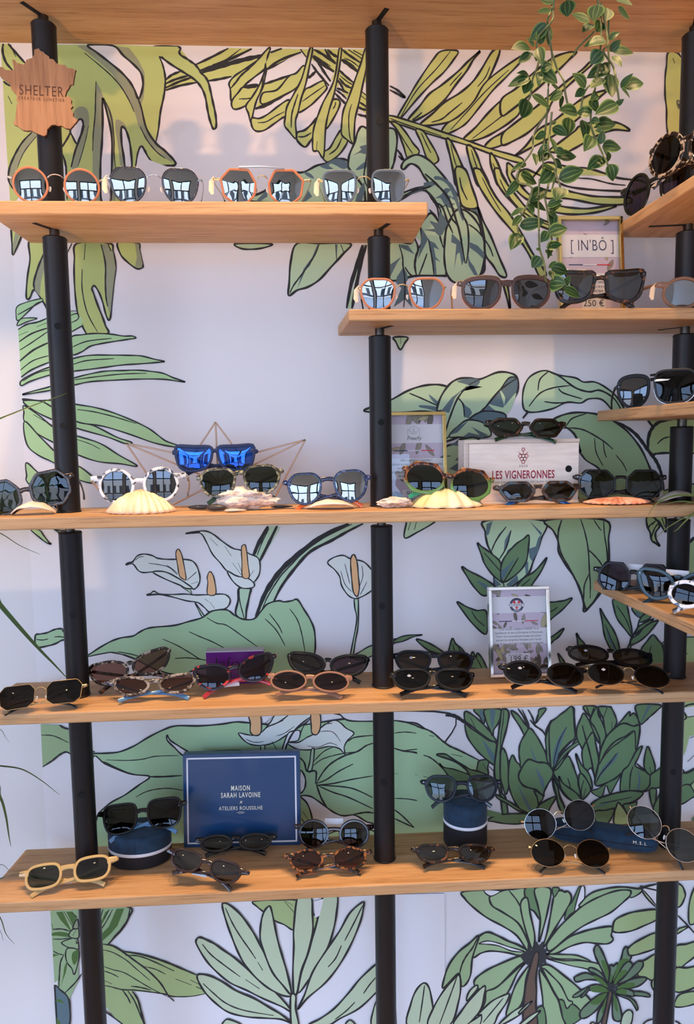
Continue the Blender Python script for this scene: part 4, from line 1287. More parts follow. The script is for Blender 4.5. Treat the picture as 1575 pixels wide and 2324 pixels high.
FM = {
 'black': mat('black_acetate', (.005, .005, .006, 1), .14, spec=.4),
 'matt': mat('matt_black_acetate', (.007, .007, .008, 1), .38, spec=.3),
 'wood': mat('orange_rosewood', alb(160, 98, 66), .45), 'woodb': mat('dark_walnut_frame', alb(64, 43, 36), .4),
 'woodm': mat('grey_brown_wood_frame', alb(120, 84, 64), .4), 'greyblue': mat('slate_blue_frame', alb(74, 84, 98), .35),
 'navy': mat('matt_navy_frame', alb(24, 36, 74), .45, spec=.3), 'nblack': mat('blue_black_acetate', (.006, .009, .018, 1), .34, spec=.3),
 'teal': mat('teal_acetate', alb(16, 46, 62), .3), 'teald': mat('dark_petrol_acetate', alb(14, 34, 44), .18, coat=.3),
 'cham': mat('champagne_acetate', alb(172, 142, 98), .2), 'beige': mat('beige_acetate', alb(124, 86, 70), .25),
 'gold': mat('gold_metal', (.62, .42, .2, 1), .2, metal=1), 'silver': mat('silver_metal', (.5, .49, .48, 1), .18, metal=1),
 'rosew': mat('pale_rose_metal', (.62, .42, .3, 1), .2, metal=1), 'burg': mat('dark_burgundy_acetate', (.018, .006, .005, 1), .14, coat=.4),
 'green': mat('bottle_green_acetate', alb(30, 130, 100), .15, coat=.4), 'blue': mat('bright_blue_acetate', alb(24, 80, 150), .15, coat=.4),
 'orange': mat('amber_acetate', alb(214, 92, 30), .15, coat=.4), 'steelb': mat('pale_blue_acetate', alb(70, 110, 150), .2, coat=.3),
 'dgreen': mat('dark_green_acetate', alb(24, 50, 30), .12, coat=.4), 'red': mat('red_acetate', alb(150, 24, 34), .15, coat=.4),
 'tag': mat('white_price_tag', (.78, .77, .78, 1), .5), 'skin': mat('peach_foam_tag', alb(236, 196, 170), .6), 'pad': mat('clear_nose_pad', (.7, .68, .66, 1), .1),
 'print': mat('white_print', (.75, .75, .78, 1), .5), 'screw': mat('steel_pin', (.8, .8, .8, 1), .2, metal=1),
}
FM['tort'] = tort('brown_tortoiseshell', (.010, .005, .003, 1), (.09, .03, .008, 1), (.27, .10, .025, 1), 150, .45, .62)
FM['tortd'] = tort('dark_tortoiseshell', (.006, .004, .003, 1), (.03, .012, .006, 1), (.16, .06, .02, 1), 120, .5, .72)
FM['leop'] = tort('leopard_tortoiseshell', (.012, .008, .007, 1), (.12, .075, .045, 1), (.34, .27, .20, 1), 110, .49, .55)
FM['leopg'] = tort('grey_tortoiseshell', (.03, .022, .018, 1), (.13, .10, .08, 1), (.27, .24, .21, 1), 120, .42, .6)
FM['marble'] = tort('white_marbled_acetate', (.03, .03, .03, 1), (.45, .43, .41, 1), (.74, .73, .72, 1), 95, .40, .50)
FM['gtort'] = tort('green_brown_tortoiseshell', (.03, .028, .012, 1), (.12, .10, .05, 1), (.32, .30, .17, 1), 170, .4, .66)
FM['btort'] = tort('blue_brown_tortoiseshell', (.015, .012, .012, 1), (.07, .035, .02, 1), (.04, .09, .13, 1), 90, .42, .68)
FM['navyt'] = tort('navy_marbled_acetate', (.005, .008, .03, 1), (.012, .022, .10, 1), (.10, .12, .24, 1), 160, .45, .72)
FM['dotred'] = tort('black_red_spotted_acetate', (.008, .004, .01, 1), (.02, .006, .012, 1), (.45, .03, .02, 1), 110, .56, .62)
FM['speck'] = tort('speckled_brown_acetate', (.012, .008, .006, 1), (.03, .018, .012, 1), (.14, .09, .06, 1), 400, .45, .7)
def green_brown():   # brown above, green below: two-tone acetate
    m = tort('brown_over_green_acetate', (.02, .006, .003, 1), (.11, .035, .008, 1), (.26, .09, .02, 1), 160, .42, .62)
    nt = m.node_tree; N = nt.nodes; L = nt.links; b = N['Principled BSDF']; r = [n for n in N if n.type == 'VALTORGB'][0]
    tc = [n for n in N if n.type == 'TEX_COORD'][0]; sx = N.new('ShaderNodeSeparateXYZ'); L.new(tc.outputs['Object'], sx.inputs[0])
    mr = N.new('ShaderNodeMapRange'); mr.inputs['From Min'].default_value = .034; mr.inputs['From Max'].default_value = .046; L.new(sx.outputs['Z'], mr.inputs['Value'])
    mx = N.new('ShaderNodeMix'); mx.data_type = 'RGBA'; L.new(mr.outputs[0], mx.inputs[0]); mx.inputs[6].default_value = (.10, .22, .05, 1)
    L.new(r.outputs[0], mx.inputs[7]); L.new(mx.outputs[2], b.inputs['Base Color']); return m
FM['gb'] = green_brown()
LM = {
 'grey': lensmat('grey_lens', (.055, .055, .05, 1), .05), 'dark': lensmat('dark_lens', (.016, .014, .013, 1), .012), 'mirror': lensmat('grey_green_lens', (.035, .04, .032, 1), .22, (.9, .95, 1, 1)),
 'green': lensmat('green_lens', (.03, .045, .024, 1), .02), 'purp': lensmat('violet_gradient_lens', (.10, .062, .085, 1), .015), 'brown': lensmat('brown_gradient_lens', (.26, .12, .09, 1), .02),
 'blue': lensmat('blue_mirror_lens', (.12, .14, .10, 1), .4, (.03, .16, .9, 1)), 'amber': lensmat('amber_lens', (.05, .025, .008, 1), .02), 'smoke': lensmat('blue_smoke_lens', (.10, .15, .165, 1), .025),
 'violet': lensmat('violet_lens', (.045, .03, .06, 1), .02), 'olive': lensmat('olive_lens', (.035, .035, .024, 1), .02),
}
SHZ = {k: v[0] for k, v in SH.items()}
REP = []
def glasses(label, sh, cx, cy, w, lw, lh, lc, shape, fm, lm, y=None, yaw=0, roll=0, lean=8, t=2.2, top=None, style='ac', temples='open', tm=None, lift=0, group=None,
            outer=None, bar=False, tag_=None, bz=.25, bt=None, hz=.45, bm=None, mark=None, rimlow=None, tipm=None, wrap=1.0, pins=True, cant=None, name='sunglasses', keyhole=False):
    """cx, cy: photo pixel of the bridge centre; w, lw, lh: overall width, lens width and lens height in px; lc: half distance between lens centres, px"""
    ry = math.radians(yaw); rr = math.radians(roll); rl = math.radians(lean)
    def solve(y):
        d = PX(WY(cx, cy, y))[2]; return d/F_PX
    zs = SHZ[sh] if not isinstance(sh, float) else sh
    def make(y):
        k = solve(y); cyw = abs(math.cos(ry-YAW*.5)); W = w*k/cyw; hw = lw*k/2/cyw; el = math.atan2(CAMZ-WY(cx, cy, y).z, y+D); hh = lh*k/2/max(.5, math.cos(rl-el))*math.cos(el*.35); c = lc*k/cyw
        tt = t/1000*(1.6 if style == 'ac' else 1.3); inner = outline(shape, hw-tt, hh-tt)
        out = outline(outer, hw+.0003, hh+.0003) if outer else offset(inner, tt)
        if outer is None and top: out = [(x+(0), z+top/1000*max(0, min(1, (z/(hh)-.1)/.6))) for x, z in out]
        P = {}
        mt = 'm' in style; dep = .0016 if mt else .0038
        fr = MB()
        for s in (-1, 1):
            i2 = [(s*(x)+s*c, z) for x, z in inner]; o2 = [(s*x+s*c, z) for x, z in out]
            if s < 0: i2, o2 = i2[::-1], o2[::-1]
            rim(fr, i2, o2, dep)
        zh = hz*hh*(1 if shape != 'cat' else 1.3)
        zb = bz*hh; bw = max(.002, c-hw)
        if style == 'ac':
            btk = (bt or 7)/1000; pth = []
            for q in range(9):
                u = -1+q/4; pth.append((u*(bw+.0016), 0, zb+.0012*(1-u*u) - .0006))
            fr.sweep(pth, [btk/2*(1+.22*abs(-1+q/4)**3) for q in range(9)], dep/2*1.02, n=12, sq=2.6)
            if keyhole: fr.sweep([(-bw-.002, 0, zb+.007), (0, 0, zb+.0078), (bw+.002, 0, zb+.007)], .0018, dep/2, n=10, sq=2.6)
            for s in (-1, 1):
                x0 = c+hw*.80; x1 = W/2
                fr.sweep([(s*x0, 0, zh*.92), (s*(x0*.45+x1*.55), .0002, zh*1.02), (s*x1, .0012, zh*1.05)], [.0052, .0044, .0036], [dep/2*1.02]*3, n=12, sq=3.2)
        P['frame_front'] = (fr, fm)
        if bar:
            b = MB(); b.sweep([(-c*.95, -.001, hh+.0006), (0, -.0012, hh+.0016), (c*.95, -.001, hh+.0006)], .0011, .0008, n=8); P['brow_bar'] = (b, 'silver')
        if mt or style == 'mix':
            b = MB(); bw2 = bw+.0006; zb2 = (.45 if style == 'mix' else .4)*hh
            b.tube(cr([(-bw2, 0, zb2-.001), (-bw2*.6, -.001, zb2+.0022), (0, -.0014, zb2+.0034), (bw2*.6, -.001, zb2+.0022), (bw2, 0, zb2-.001)], False, 4), .0009)
            P['bridge'] = (b, bm or 'gold')
            
            for s in (-1, 1): h = MB(); P['hinge%d' % s] = (h, bm or 'gold'); h.sweep([(s*(c+hw*.96), 0, zh*.8), (s*(W/2-.001), .0006, zh*.9), (s*W/2, .003, zh*.9)], .0016, .0011, n=8, sq=3)
            for s in (-1, 1):
                p = MB(); p.tube([(s*(c-hw+.0012), .001, -.05*hh), (s*(c-hw-.0008), .005, -.1*hh), (s*(c-hw-.0006), .0065, -.15*hh)], .0004, n=6)
                p.sweep([(s*(c-hw-.0008), .0062, -.02*hh), (s*(c-hw-.0002), .0062, -.15*hh), (s*(c-hw+.0006), .0066, -.3*hh)], [.0012, .0022, .0012], [.0008, .0011, .0008], n=8)
                P['nose_pad%d' % s] = (p, 'pad')
        if rimlow: # slim second rim along the lower edge in another colour
            b = MB()
            for s in (-1, 1):
                low = [(s*x+s*c, z) for x, z in offset(out, .0004)]; n_ = len(low)
                idx = [i for i in range(n_) if low[i][1] < -.05*hh]; idx.sort(key=lambda i: math.atan2(low[i][0]-s*c, -low[i][1]))
                b.tube([(low[i][0], -.0002, low[i][1]) for i in idx], .0007, n=6)
            P['lower_rim'] = (b, rimlow)
        for s in (-1, 1):
            l = MB(); rings = 5; n_ = len(inner); vs = [(s*c, -.0009, 0)]; fs = []
            for r in range(1, rings+1):
                u = r/rings
                for x, z in inner: vs.append((s*c+s*x*u*1.004, -.0011*(1-u*u)+.0002, z*u*1.004))
            for i in range(n_):
                j = (i+1) % n_; f3 = (0, 1+i, 1+j); fs.append(f3 if s > 0 else f3[::-1])
                for r in range(rings-1):
                    q = (1+r*n_+i, 1+(r+1)*n_+i, 1+(r+1)*n_+j, 1+r*n_+j); fs.append(q if s > 0 else q[::-1])
            l.add(vs, fs); P['lens%d' % s] = (l, LM[lm])
        if mark:
            m_ = MB()
            for dz, wd in ((.0, 6), (.0018, 3), (-.0016, 4)): m_.ribbon([(-c-hw*.15-wd*.0005, hh*.3+dz), (-c-hw*.15+wd*.0005, hh*.3+dz)], .0012 if dz == 0 else .0005, -.0032)
            P['lens_print'] = (m_, 'print')
        if pins and style == 'ac':
            for s in (-1, 1): m_ = MB(); P['hinge_pin%d' % s] = (m_, 'screw'); m_.sweep([(s*(W/2-.0035), -dep/2-.0002, zh*1.04), (s*(W/2-.0035), -dep/2+.001, zh*1.04)], .0006, n=8, up=(0, 0, 1))
        tmm = tm or fm; thin = mt or style == 'mix'
        hgt = .0009 if thin else .0026; thk = .0007 if thin else .0015
        for s in (-1, 1):
            e = MB(); zt = zh*(1.0 if not thin else .9)
            if temples == 'open':
                Lf = .094; pth = cr([(s*(W/2-.0015), .001, zt), (s*(W/2+.0005), .012, zt), (s*(W/2-.001), .05, zt-.001), (s*(W/2-.006), Lf, zt-.004), (s*(W/2-.010), Lf+.016, zt-.016), (s*(W/2-.013), Lf+.026, zt-.034)], False, 4)
            elif temples == 'down':   # leaning against the back, arms dropping to the shelf
                pth = cr([(s*(W/2-.0015), .001, zt), (s*(W/2+.001), .01, zt-.001), (s*(W/2+.001), .045, zt-.012), (s*(W/2-.004), .085, zt-.026), (s*(W/2-.008), .1, zt-.036)], False, 4)
            elif temples == 'flat':
                o = .0065 if s > 0 else .0105; pth = cr([(s*(W/2-.0015), .002, zt), (s*(W/2-.004), o, zt-.001), (0, o+.002, zt-.005), (-s*(c+hw*.5), o, zt-.008)], False, 5)
            else:   # folded behind the front, crossing, tips reaching under the opposite lens
                o = .0065 if s > 0 else .0105
                pth = cr([(s*(W/2-.0015), .002, zt), (s*(W/2-.004), o, zt-.001), (s*c*.5, o+.001, -hh*.36), (0, o+.002, -hh*.55), (-s*c*.55, o+.001, -hh*.70), (-s*(c+hw*.12), o-.001, -hh*.92), (-s*(c+hw*.62), o-.003-.004*(s > 0), -hh*1.32)], False, 4)
            N_ = len(pth); ra = [hgt*(1+(.35 if i > N_*.72 else 0)) for i in range(N_)]; rb = [thk]*N_
            if thin and not isinstance(tipm, bool):
                k0 = int(N_*.7); e.sweep(pth[:k0+1], hgt, thk, n=8)
                e2 = MB(); e2.sweep(pth[k0:], [.0016+.0006*i/(N_-k0) for i in range(N_-k0)], .0011, n=8); P['temple_tip%d' % s] = (e2, tipm or 'matt')
            elif tipm:
                k0 = int(N_*.82); e.sweep(pth[:k0+1], ra[:k0+1], rb[:k0+1], n=10, sq=3); e2 = MB(); e2.sweep(pth[k0:], ra[k0:], rb[k0:], n=10, sq=3); P['temple_tip%d' % s] = (e2, tipm)
            else: e.sweep(pth, ra, rb, n=10, sq=3)
            P['temple%d' % s] = (e, tmm)
        if tag_:
            e = MB()
            if tag_ == 'hang':
                x = -W/2+.001; e.sweep([(x, .004, zh+.003), (x-.004, .006, zh-.004), (x-.005, .006, zh-.016), (x-.003, .006, zh-.021)], [.0012, .004, .004, .002], .0006, up=(1, 0, 0), n=8); P['price_tag'] = (e, 'skin')
            elif tag_ == 'up':
                e.box(-.016, .016, .012, .0126, hh*.6, hh*.6+.009); P['price_tag'] = (e, 'tag')
            else:
                e.box(-.021, .004, .0145, .0151, -hh*.95, -hh*.95+.008); P['price_tag'] = (e, 'tag')
        wr = wrap*.0035/(.07**2)
        M3 = Matrix.Rotation(-rl, 3, 'X') @ Matrix.Rotation(rr, 3, 'Y')
        mn = 1e9; rmn = min((M3 @ Vector(v))[2] for v in fr.v)
        for q, (b, m_) in P.items():
            b.map(lambda v: M3 @ Vector((v.x, v.y+wr*min(abs(v.x), W/2)**2, v.z)))
            if temples != 'fold' or q == 'price_tag': b.v = [(v[0], v[1], max(v[2], rmn)) for v in b.v]
            mn = min(mn, min(v[2] for v in b.v))
        return P, mn, W
    yy = y
    if yy is None:   # slide along the shelf until bridge pixel and contact agree
        lo, hi = (-.168, -.02) if sh in (4, 5) else (-.55, -.02)
        for _ in range(14):
            mid = (lo+hi)/2; P, mn, W = make(mid); zc = WY(cx, cy, mid).z
            # nearer to the camera the same pixel lies lower (below eye level)
            gap = zc+mn-zs-lift/1000
            if gap > 0: lo = mid
            else: hi = mid
        yy = (lo+hi)/2
    P, mn, W = make(yy); p = WY(cx, cy, yy)
    base = zs+lift/1000
    if lift: base = p.z+mn
    if base < zs and not isinstance(sh, float):   # nothing may sink into the board
        for q, (b, m_) in P.items(): b.v = [(v[0], v[1], max(v[2], mn+zs-base+.0002)) for v in b.v]
        mn += zs-base; base = zs
    REP.append((label[:34], round(yy, 3), 'W=%.0fmm' % (W*1000), 'dz_px=%.0f' % (((p.z+mn)-(zs+lift/1000))/solve(yy)), 'lift %.0f' % ((base-zs)*1000)))
    g = thing(name, label, 'sunglasses', (p.x, yy, base), ry, group)
    for q, (b, m_) in P.items():
        b.map(lambda v: Vector((v.x, v.y, v.z-mn)))
        nm = q.rstrip('-1') if q.rstrip('-1') in ('lens', 'temple', 'temple_tip', 'nose_pad', 'hinge_pin', 'hinge') else q
        o = b.build(nm, FM[m_] if isinstance(m_, str) else m_, g)
        if nm == 'temple' and tm: pass
    return g
G = glasses
yS = SF+.012
# --- top short shelf
g1 = 'wooden-rimmed pairs on the top short shelf'
G('orange wood round sunglasses, first on the top left shelf', 1, 127, 415, 208, 79, 77, 55.5, 'round', 'wood', 'mirror', y=yS, style='mix', bm='rosew', tm='rosew', lean=-7, t=2.4, yaw=6)
G('black wood round sunglasses with silver bridge, second on the top left shelf', 1, 350, 416, 212, 84, 77, 56.5, 'panto', 'speck', 'mirror', y=yS, style='mix', bm='silver', tm='silver', lean=-7, t=2.4, yaw=4, tag_='hang')
G('orange wood hexagonal sunglasses with white metal brow bar', 1, 595, 418, 220, 85, 76, 54, 'hexo', 'wood', 'mirror', y=yS, style='mix', bm='gold', tm='gold', lean=-7, t=2.6, yaw=2, bar=True, tag_='hang')
G('slate blue squarish sunglasses at the right end of the top left shelf', 1, 826, 420, 205, 80, 74, 54, 'square', 'greyblue', 'mirror', y=yS, style='mix', bm='gold', tm='gold', lean=-7, t=2.8, yaw=-2, tag_='hang')
# --- second shelf
G('orange wood rounded sunglasses, leftmost on the middle right shelf', 2, 913, 663, 198, 83, 72, 54, 'panto', 'wood', 'mirror', y=yS, style='mix', bm='gold', tm='gold', lean=-7, t=2.6, yaw=-2, tag_='hang')
G('dark brown wood sunglasses with a straight brow, left of the framed card', 2, 1149, 660, 222, 93, 72, 55, 'aviator', 'woodb', 'grey', y=yS, lean=-7, t=2.8, top=2.5, bz=.62, bt=9, hz=.62, yaw=-2, tm='silver', tag_='hang', rimlow='wood', wrap=.6)
G('black tortoiseshell square sunglasses in front of the brass framed card', 2, 1361, 661, 208, 94, 72, 56, 'wayf', 'tortd', 'grey', y=yS, lean=-7, t=3, top=1.5, bz=.5, hz=.7, temples='fold', yaw=-3, rimlow='tortd')
G('brown wood round sunglasses half out of frame at the shelf end', 2, 1606, 663, 230, 92, 72, 56, 'round', 'woodm', 'mirror', y=yS, lean=-7, t=3, bz=.45, hz=.5, yaw=-2, tag_='hang')
# --- side shelves
ya = -.30
G('oversized black sunglasses with violet lenses at the tip of the upper side shelf', 'A', 1486, 434, 80, 30, 88, 20, 'round', 'black', 'violet', y=-.115, yaw=-66, lean=6, t=3.2, bz=.4, temples='flat')
G('leopard tortoiseshell sunglasses on the upper side shelf', 'A', 1556, 388, 92, 44, 92, 24, 'round', 'leop', 'dark', y=-.238, yaw=-60, lean=6, t=3.6, bz=.4, temples='fold')
G('matt black keyhole sunglasses on the middle side shelf', 'B', 1487, 884, 158, 70, 76, 43, 'aviator', 'matt', 'grey', y=-.095, yaw=-16, lean=4, t=3, top=1, bz=.7, bt=5, keyhole=True, temples='down', hz=.3)
G('silver double-rimmed sunglasses at the edge of the middle side shelf', 'B', 1600, 874, 110, 80, 80, 52, 'square', 'matt', 'dark', y=-.26, yaw=-30, lean=4, t=2.4, temples='down', style='mix', bm='silver', rimlow='silver')
G('matt black eight-sided round sunglasses at the tip of the lower side shelf', 'C', 1438, 1313, 150, 62, 72, 35, 'round', 'matt', 'violet', y=-.115, lift=.5, yaw=-30, roll=0, lean=14, t=2.2, outer='octo', bz=.4, keyhole=False, temples='fold', tag_='up')
G('dark teal cat-eye sunglasses on the lower side shelf', 'C', 1536, 1330, 150, 72, 74, 38, 'cat', 'teal', 'amber', y=-.215, lift=.5, yaw=-26, roll=2, lean=8, t=3.4, bz=.55, temples='fold', tag_='up')
G('black sunglasses with white marbling at the right edge of the lower side shelf', 'C', 1606, 1354, 120, 60, 66, 34, 'round', 'marble', 'dark', y=-.31, lift=.5, yaw=-40, lean=12, t=3.4, temples='fold')
# --- shell shelf
yb = SF+.045
G('speckled dark eight-sided sunglasses at the left end of the shell shelf', 3, 58, 1120, 214, 92, 84, 53, 'octo', 'speck', 'green', y=yb, yaw=8, roll=-11, lean=4, t=3.2, bz=.2, temples='down', lift=2)
G('white marbled round sunglasses standing over a scallop shell', 3, 315, 1101, 210, 80, 80, 49, 'round', 'marble', 'grey', y=yb-.005, yaw=5, roll=-1, lean=3, t=3, bz=.25, temples='down', lift=8)
G('matt navy square sunglasses with blue mirrored lenses above the others', 3, 488, 1040, 190, 88, 62, 47, 'wayf', 'navy', 'blue', y=yb+.05, yaw=2, roll=0, lean=2, t=2.8, top=1.5, bz=.55, bt=7, temples='fold', lift=62, pins=False)
G('olive green transparent sunglasses resting on the rough oyster shell', 3, 544, 1092, 196, 86, 68, 49, 'panto', 'gtort', 'green', y=yb, yaw=-3, roll=-4, lean=10, t=2.6, bz=.55, tm='dgreen', temples='fold', lift=22)
G('marbled navy round sunglasses with amber arm tips', 3, 744, 1106, 200, 80, 74, 51, 'panto', 'navyt', 'mirror', y=yb, yaw=-2, roll=-3, lean=8, t=2.4, bz=.5, tipm='orange', temples='fold', lift=7)
G('brown and green eight-sided sunglasses in front of the gold framed card', 3, 1016, 1092, 206, 94, 72, 52, 'oval', 'gb', 'green', y=yb-.01, yaw=-4, roll=9, lean=10, t=3, outer='octo', bz=.35, tipm='green', temples='fold', lift=9)
G('dark brown six-sided sunglasses on top of the pale wooden box', 3, 1194, 970, 184, 80, 44, 46, 'tabl', 'tortd', 'green', y=-.11, yaw=-2, roll=2, lean=18, t=3.2, bz=.35, tm='dgreen', temples='fold', lift=106)
G('blue and brown tortoiseshell six-sided sunglasses in front of the wooden box', 3, 1222, 1115, 196, 84, 48, 48, 'tabl', 'btort', 'olive', y=yb+.005, lift=.5, yaw=-3, roll=0, lean=12, t=3.2, bz=.45, tipm='blue', temples='fold')
G('large black eight-sided sunglasses over the pink shell', 3, 1409, 1098, 204, 86, 66, 52, 'octo', 'black', 'green', y=yb, yaw=-5, roll=1, lean=5, t=2, bz=.45, bt=5, temples='fold', lift=6, wrap=.6)
# --- fourth shelf
G('gold rimmed dark geometric sunglasses at the left end of the fourth shelf', 4, 92, 1576, 200, 80, 54, 51, 'rectoct', 'gold', 'dark', yaw=4, roll=-4, lean=33, t=.75, style='m', temples='fold')
G('leopard tortoiseshell cat-eye sunglasses behind the grey pair', 4, 296, 1520, 184, 88, 58, 47, 'cat', 'leop', 'brown', yaw=6, roll=-11, lean=25, t=3, bz=.35, temples='fold', tm='tort', y=-.075)
G('grey tortoiseshell oval sunglasses leaning in front of the leopard pair', 4, 350, 1554, 204, 84, 46, 51, 'cat', 'leopg', 'brown', yaw=2, roll=-1, lean=39, t=3, bz=.35, temples='fold', tm='steelb', tag_='low')
G('black cat-eye sunglasses with red spots in front of the purple block', 4, 532, 1526, 196, 84, 62, 50, 'cat', 'dotred', 'purp', yaw=2, roll=-9, lean=23, t=2.8, bz=.35, temples='fold', tm='red', tag_='low')
G('rounded black sunglasses with violet lenses behind the beige pair', 4, 744, 1508, 186, 88, 52, 48, 'cat', 'black', 'purp', yaw=-2, roll=4, lean=31, t=3.4, bz=.35, temples='fold', y=-.075)
G('beige and black oval sunglasses in front of the black violet pair', 4, 703, 1546, 190, 84, 48, 48, 'oval', 'beige', 'purp', yaw=-1, roll=3, lean=35, t=2.2, bz=.4, temples='fold', tag_='low')
G('navy black round sunglasses with amber lenses behind the glossy pair', 4, 986, 1504, 184, 84, 52, 47, 'panto', 'nblack', 'amber', yaw=0, roll=3, lean=29, t=2.8, bz=.55, temples='fold', mark=1, y=-.078)
G('glossy black sunglasses in front of the amber-lensed pair', 4, 983, 1542, 192, 90, 50, 48, 'panto', 'black', 'dark', yaw=0, roll=2, lean=33, t=2.6, bz=.6, temples='fold', mark=1)
G('black oval sunglasses with clear lower rims by the silver framed card', 4, 1235, 1528, 198, 86, 54, 49, 'oval', 'black', 'dark', yaw=0, roll=5, lean=31, t=2.8, bz=.55, temples='fold', mark=1, rimlow='silver')
G('black rounded sunglasses at the back, right part of the fourth shelf', 4, 1386, 1494, 190, 92, 42, 50, 'oval', 'black', 'grey', yaw=-2, roll=6, lean=29, t=3, bz=.5, temples='fold', mark=1, y=-.07)
G('black oval sunglasses with gold lower rims near the right upright', 4, 1428, 1532, 190, 82, 50, 52, 'oval', 'black', 'dark', yaw=-2, roll=5, lean=33, t=1.8, style='mix', bm='gold', temples='fold', mark=1, rimlow='gold')
# --- lowest shelf
G('champagne translucent sunglasses at the left end of the lowest shelf', 5, 154, 1980, 214, 82, 56, 53, 'soft', 'cham', 'smoke', yaw=3, roll=-5, lean=37, t=2.8, bz=.4, temples='fold', tag_='low')
G('large black squared sunglasses propped on the wide blue case', 5, 323, 1852, 196, 80, 68, 48, 'square', 'black', 'dark', y=-.075, yaw=3, roll=-4, lean=27, t=2.6, bz=.35, temples='fold', tm='steelb', lift=52)
G('black round sunglasses lying below the dark blue card', 5, 535, 1912, 182, 74, 38, 44, 'oval', 'black', 'green', yaw=0, roll=0, lean=37, t=2.6, bz=.5, temples='fold', tag_='low')
G('dark burgundy sunglasses lying tilted in front, left of centre', 5, 466, 1966, 196, 76, 48, 46, 'panto', 'burg', 'grey', yaw=-6, roll=13, lean=37, t=2.4, bz=.4, temples='fold', tag_='low')
G('brown round sunglasses behind the tortoiseshell pair', 5, 758, 1895, 180, 70, 62, 46, 'round', 'burg', 'olive', y=-.075, yaw=-1, roll=2, lean=23, t=2.6, bz=.3, temples='fold', tag_='up')
G('tortoiseshell round sunglasses at the front beside the middle upright', 5, 745, 1950, 198, 78, 50, 49, 'round', 'tort', 'brown', yaw=-1, roll=-1, lean=37, t=2.6, bz=.35, temples='fold', tag_='low')
G('petrol blue rounded sunglasses resting on the round blue case', 5, 1048, 1790, 182, 74, 60, 46, 'panto', 'nblack', 'smoke', y=-.072, yaw=0, roll=2, lean=21, t=2.6, bz=.4, temples='fold', lift=84, tipm='teald')
G('black rounded sunglasses lying in front of the round blue case', 5, 1030, 1937, 188, 76, 42, 47, 'panto', 'tortd', 'grey', yaw=-1, roll=2, lean=39, t=2.6, bz=.5, temples='fold', tag_='low')
G('thin gold round sunglasses leaning on the long blue case', 5, 1271, 1860, 176, 72, 66, 46, 'round', 'silver', 'dark', y=-.094, yaw=-3, roll=-11, lean=23, t=.7, style='m', bm='gold', temples='fold', lift=2)
G('gold round sunglasses with very dark lenses lying in front', 5, 1295, 1936, 186, 76, 60, 51, 'round', 'gold', 'dark', yaw=-2, roll=2, lean=39, t=.75, style='m', bm='gold', temples='fold')
G('thin metal round sunglasses at the right end of the lowest shelf', 5, 1506, 1892, 172, 76, 70, 45, 'round', 'rosew', 'smoke', yaw=-8, roll=30, lean=25, t=.75, style='m', bm='gold', temples='fold')
for r in REP: print(r)
# ------------------------------------------------------------------ wooden map plaque on the left upright
from mathutils import noise
def pts_of(s, ox, oy, sc, y):
    out = []
    for p in s.split():
        a, b = p.split(','); q = WY(ox+float(a)/sc, oy+float(b)/sc, y); out.append((q.x, q.z))
    return out
M_plq = mat('walnut_plaque', (.3, .14, .06, 1), .55); tex(M_plq, scale=(28, 5, 2.2), nscale=4, detail=6, rough=.65, dist=.6, ramp=[(.3, (.19, .085, .036, 1)), (.45, (.30, .145, .065, 1)), (.6, (.38, .19, .09, 1)), (.75, (.44, .24, .12, 1))])
M_burn = mat('laser_burnt_brown', (.07, .022, .010, 1), .6)
yp = PY-PR-.0045
o3 = pts_of('565,240 635,222 665,262 710,280 740,318 790,345 815,395 870,400 930,465 990,490 1060,495 1100,545 1170,545 1240,572 1215,640 1200,740 1195,815 1150,810 1130,860 1085,930 1060,1020 1130,1000 1170,1060 1160,1110 1190,1160 1155,1200 1190,1270 1195,1330 1270,1380 1240,1430 1190,1480 1150,1528 1090,1525 1010,1480 960,1480 900,1465 850,1465 770,1540 765,1620 720,1645 640,1620 560,1575 490,1555 450,1565 380,1550 310,1500 220,1440 255,1390 270,1240 285,1120 320,1135 270,1055 290,1020 270,965 215,920 180,850 165,795 100,745 20,690 -15,640 -10,530 40,525 90,570 140,580 235,575 225,480 205,415 250,410 280,460 400,490 440,410 530,385 560,330', 0, 80, 7.159, yp)
cxp = sum(p[0] for p in o3)/len(o3); czp = sum(p[1] for p in o3)/len(o3)
# roughen the coastline
oo = []
for i, p in enumerate(o3):
    q = o3[(i+1) % len(o3)]; n_ = max(2, int(math.dist(p, q)/.0022))
    for k in range(n_): t = k/n_; oo.append((p[0]+(q[0]-p[0])*t+random.uniform(-.0004, .0004)-cxp, p[1]+(q[1]-p[1])*t+random.uniform(-.0004, .0004)-czp))
pl = thing('map_plaque', 'wooden map-shaped plaque with brown lettering fixed to the left upright', 'plaque', (cxp, yp, czp))
m = MB(); m.slab(oo, -.002, .002); m.build('plaque_board', M_plq, pl, smooth=False)
m = MB(); m.slab([(x*1.004, z*1.004) for x, z in oo], -.0012, .0021); m.build('burnt_edge', M_burn, pl, smooth=False)
def letter(par, name, body, x, z, size, m_, y=-.0023, rot=0, **k):
    t = text_mesh(body, size, **k); c, s_ = math.cos(rot), math.sin(rot)
    t.map(lambda v: Vector((x+v.x*c-v.z*s_, y, z+v.x*s_+v.z*c))); return t.build(name, m_, par, smooth=False)
def lp(px, py, org, y): q = WY(px, py, y); return q.x-org[0], q.z-org[1]
a = lp(95, 209, (cxp, czp), yp); letter(pl, 'lettering', 'SHELTER', a[0], a[1], .0205, M_burn, sx=.74, space=1.12, rot=-.045)
a = lp(95, 227, (cxp, czp), yp); letter(pl, 'small_lettering', 'CRÉATEUR LUNETIER', a[0], a[1], .0062, M_burn, sx=.8, space=1.5, rot=-.045)
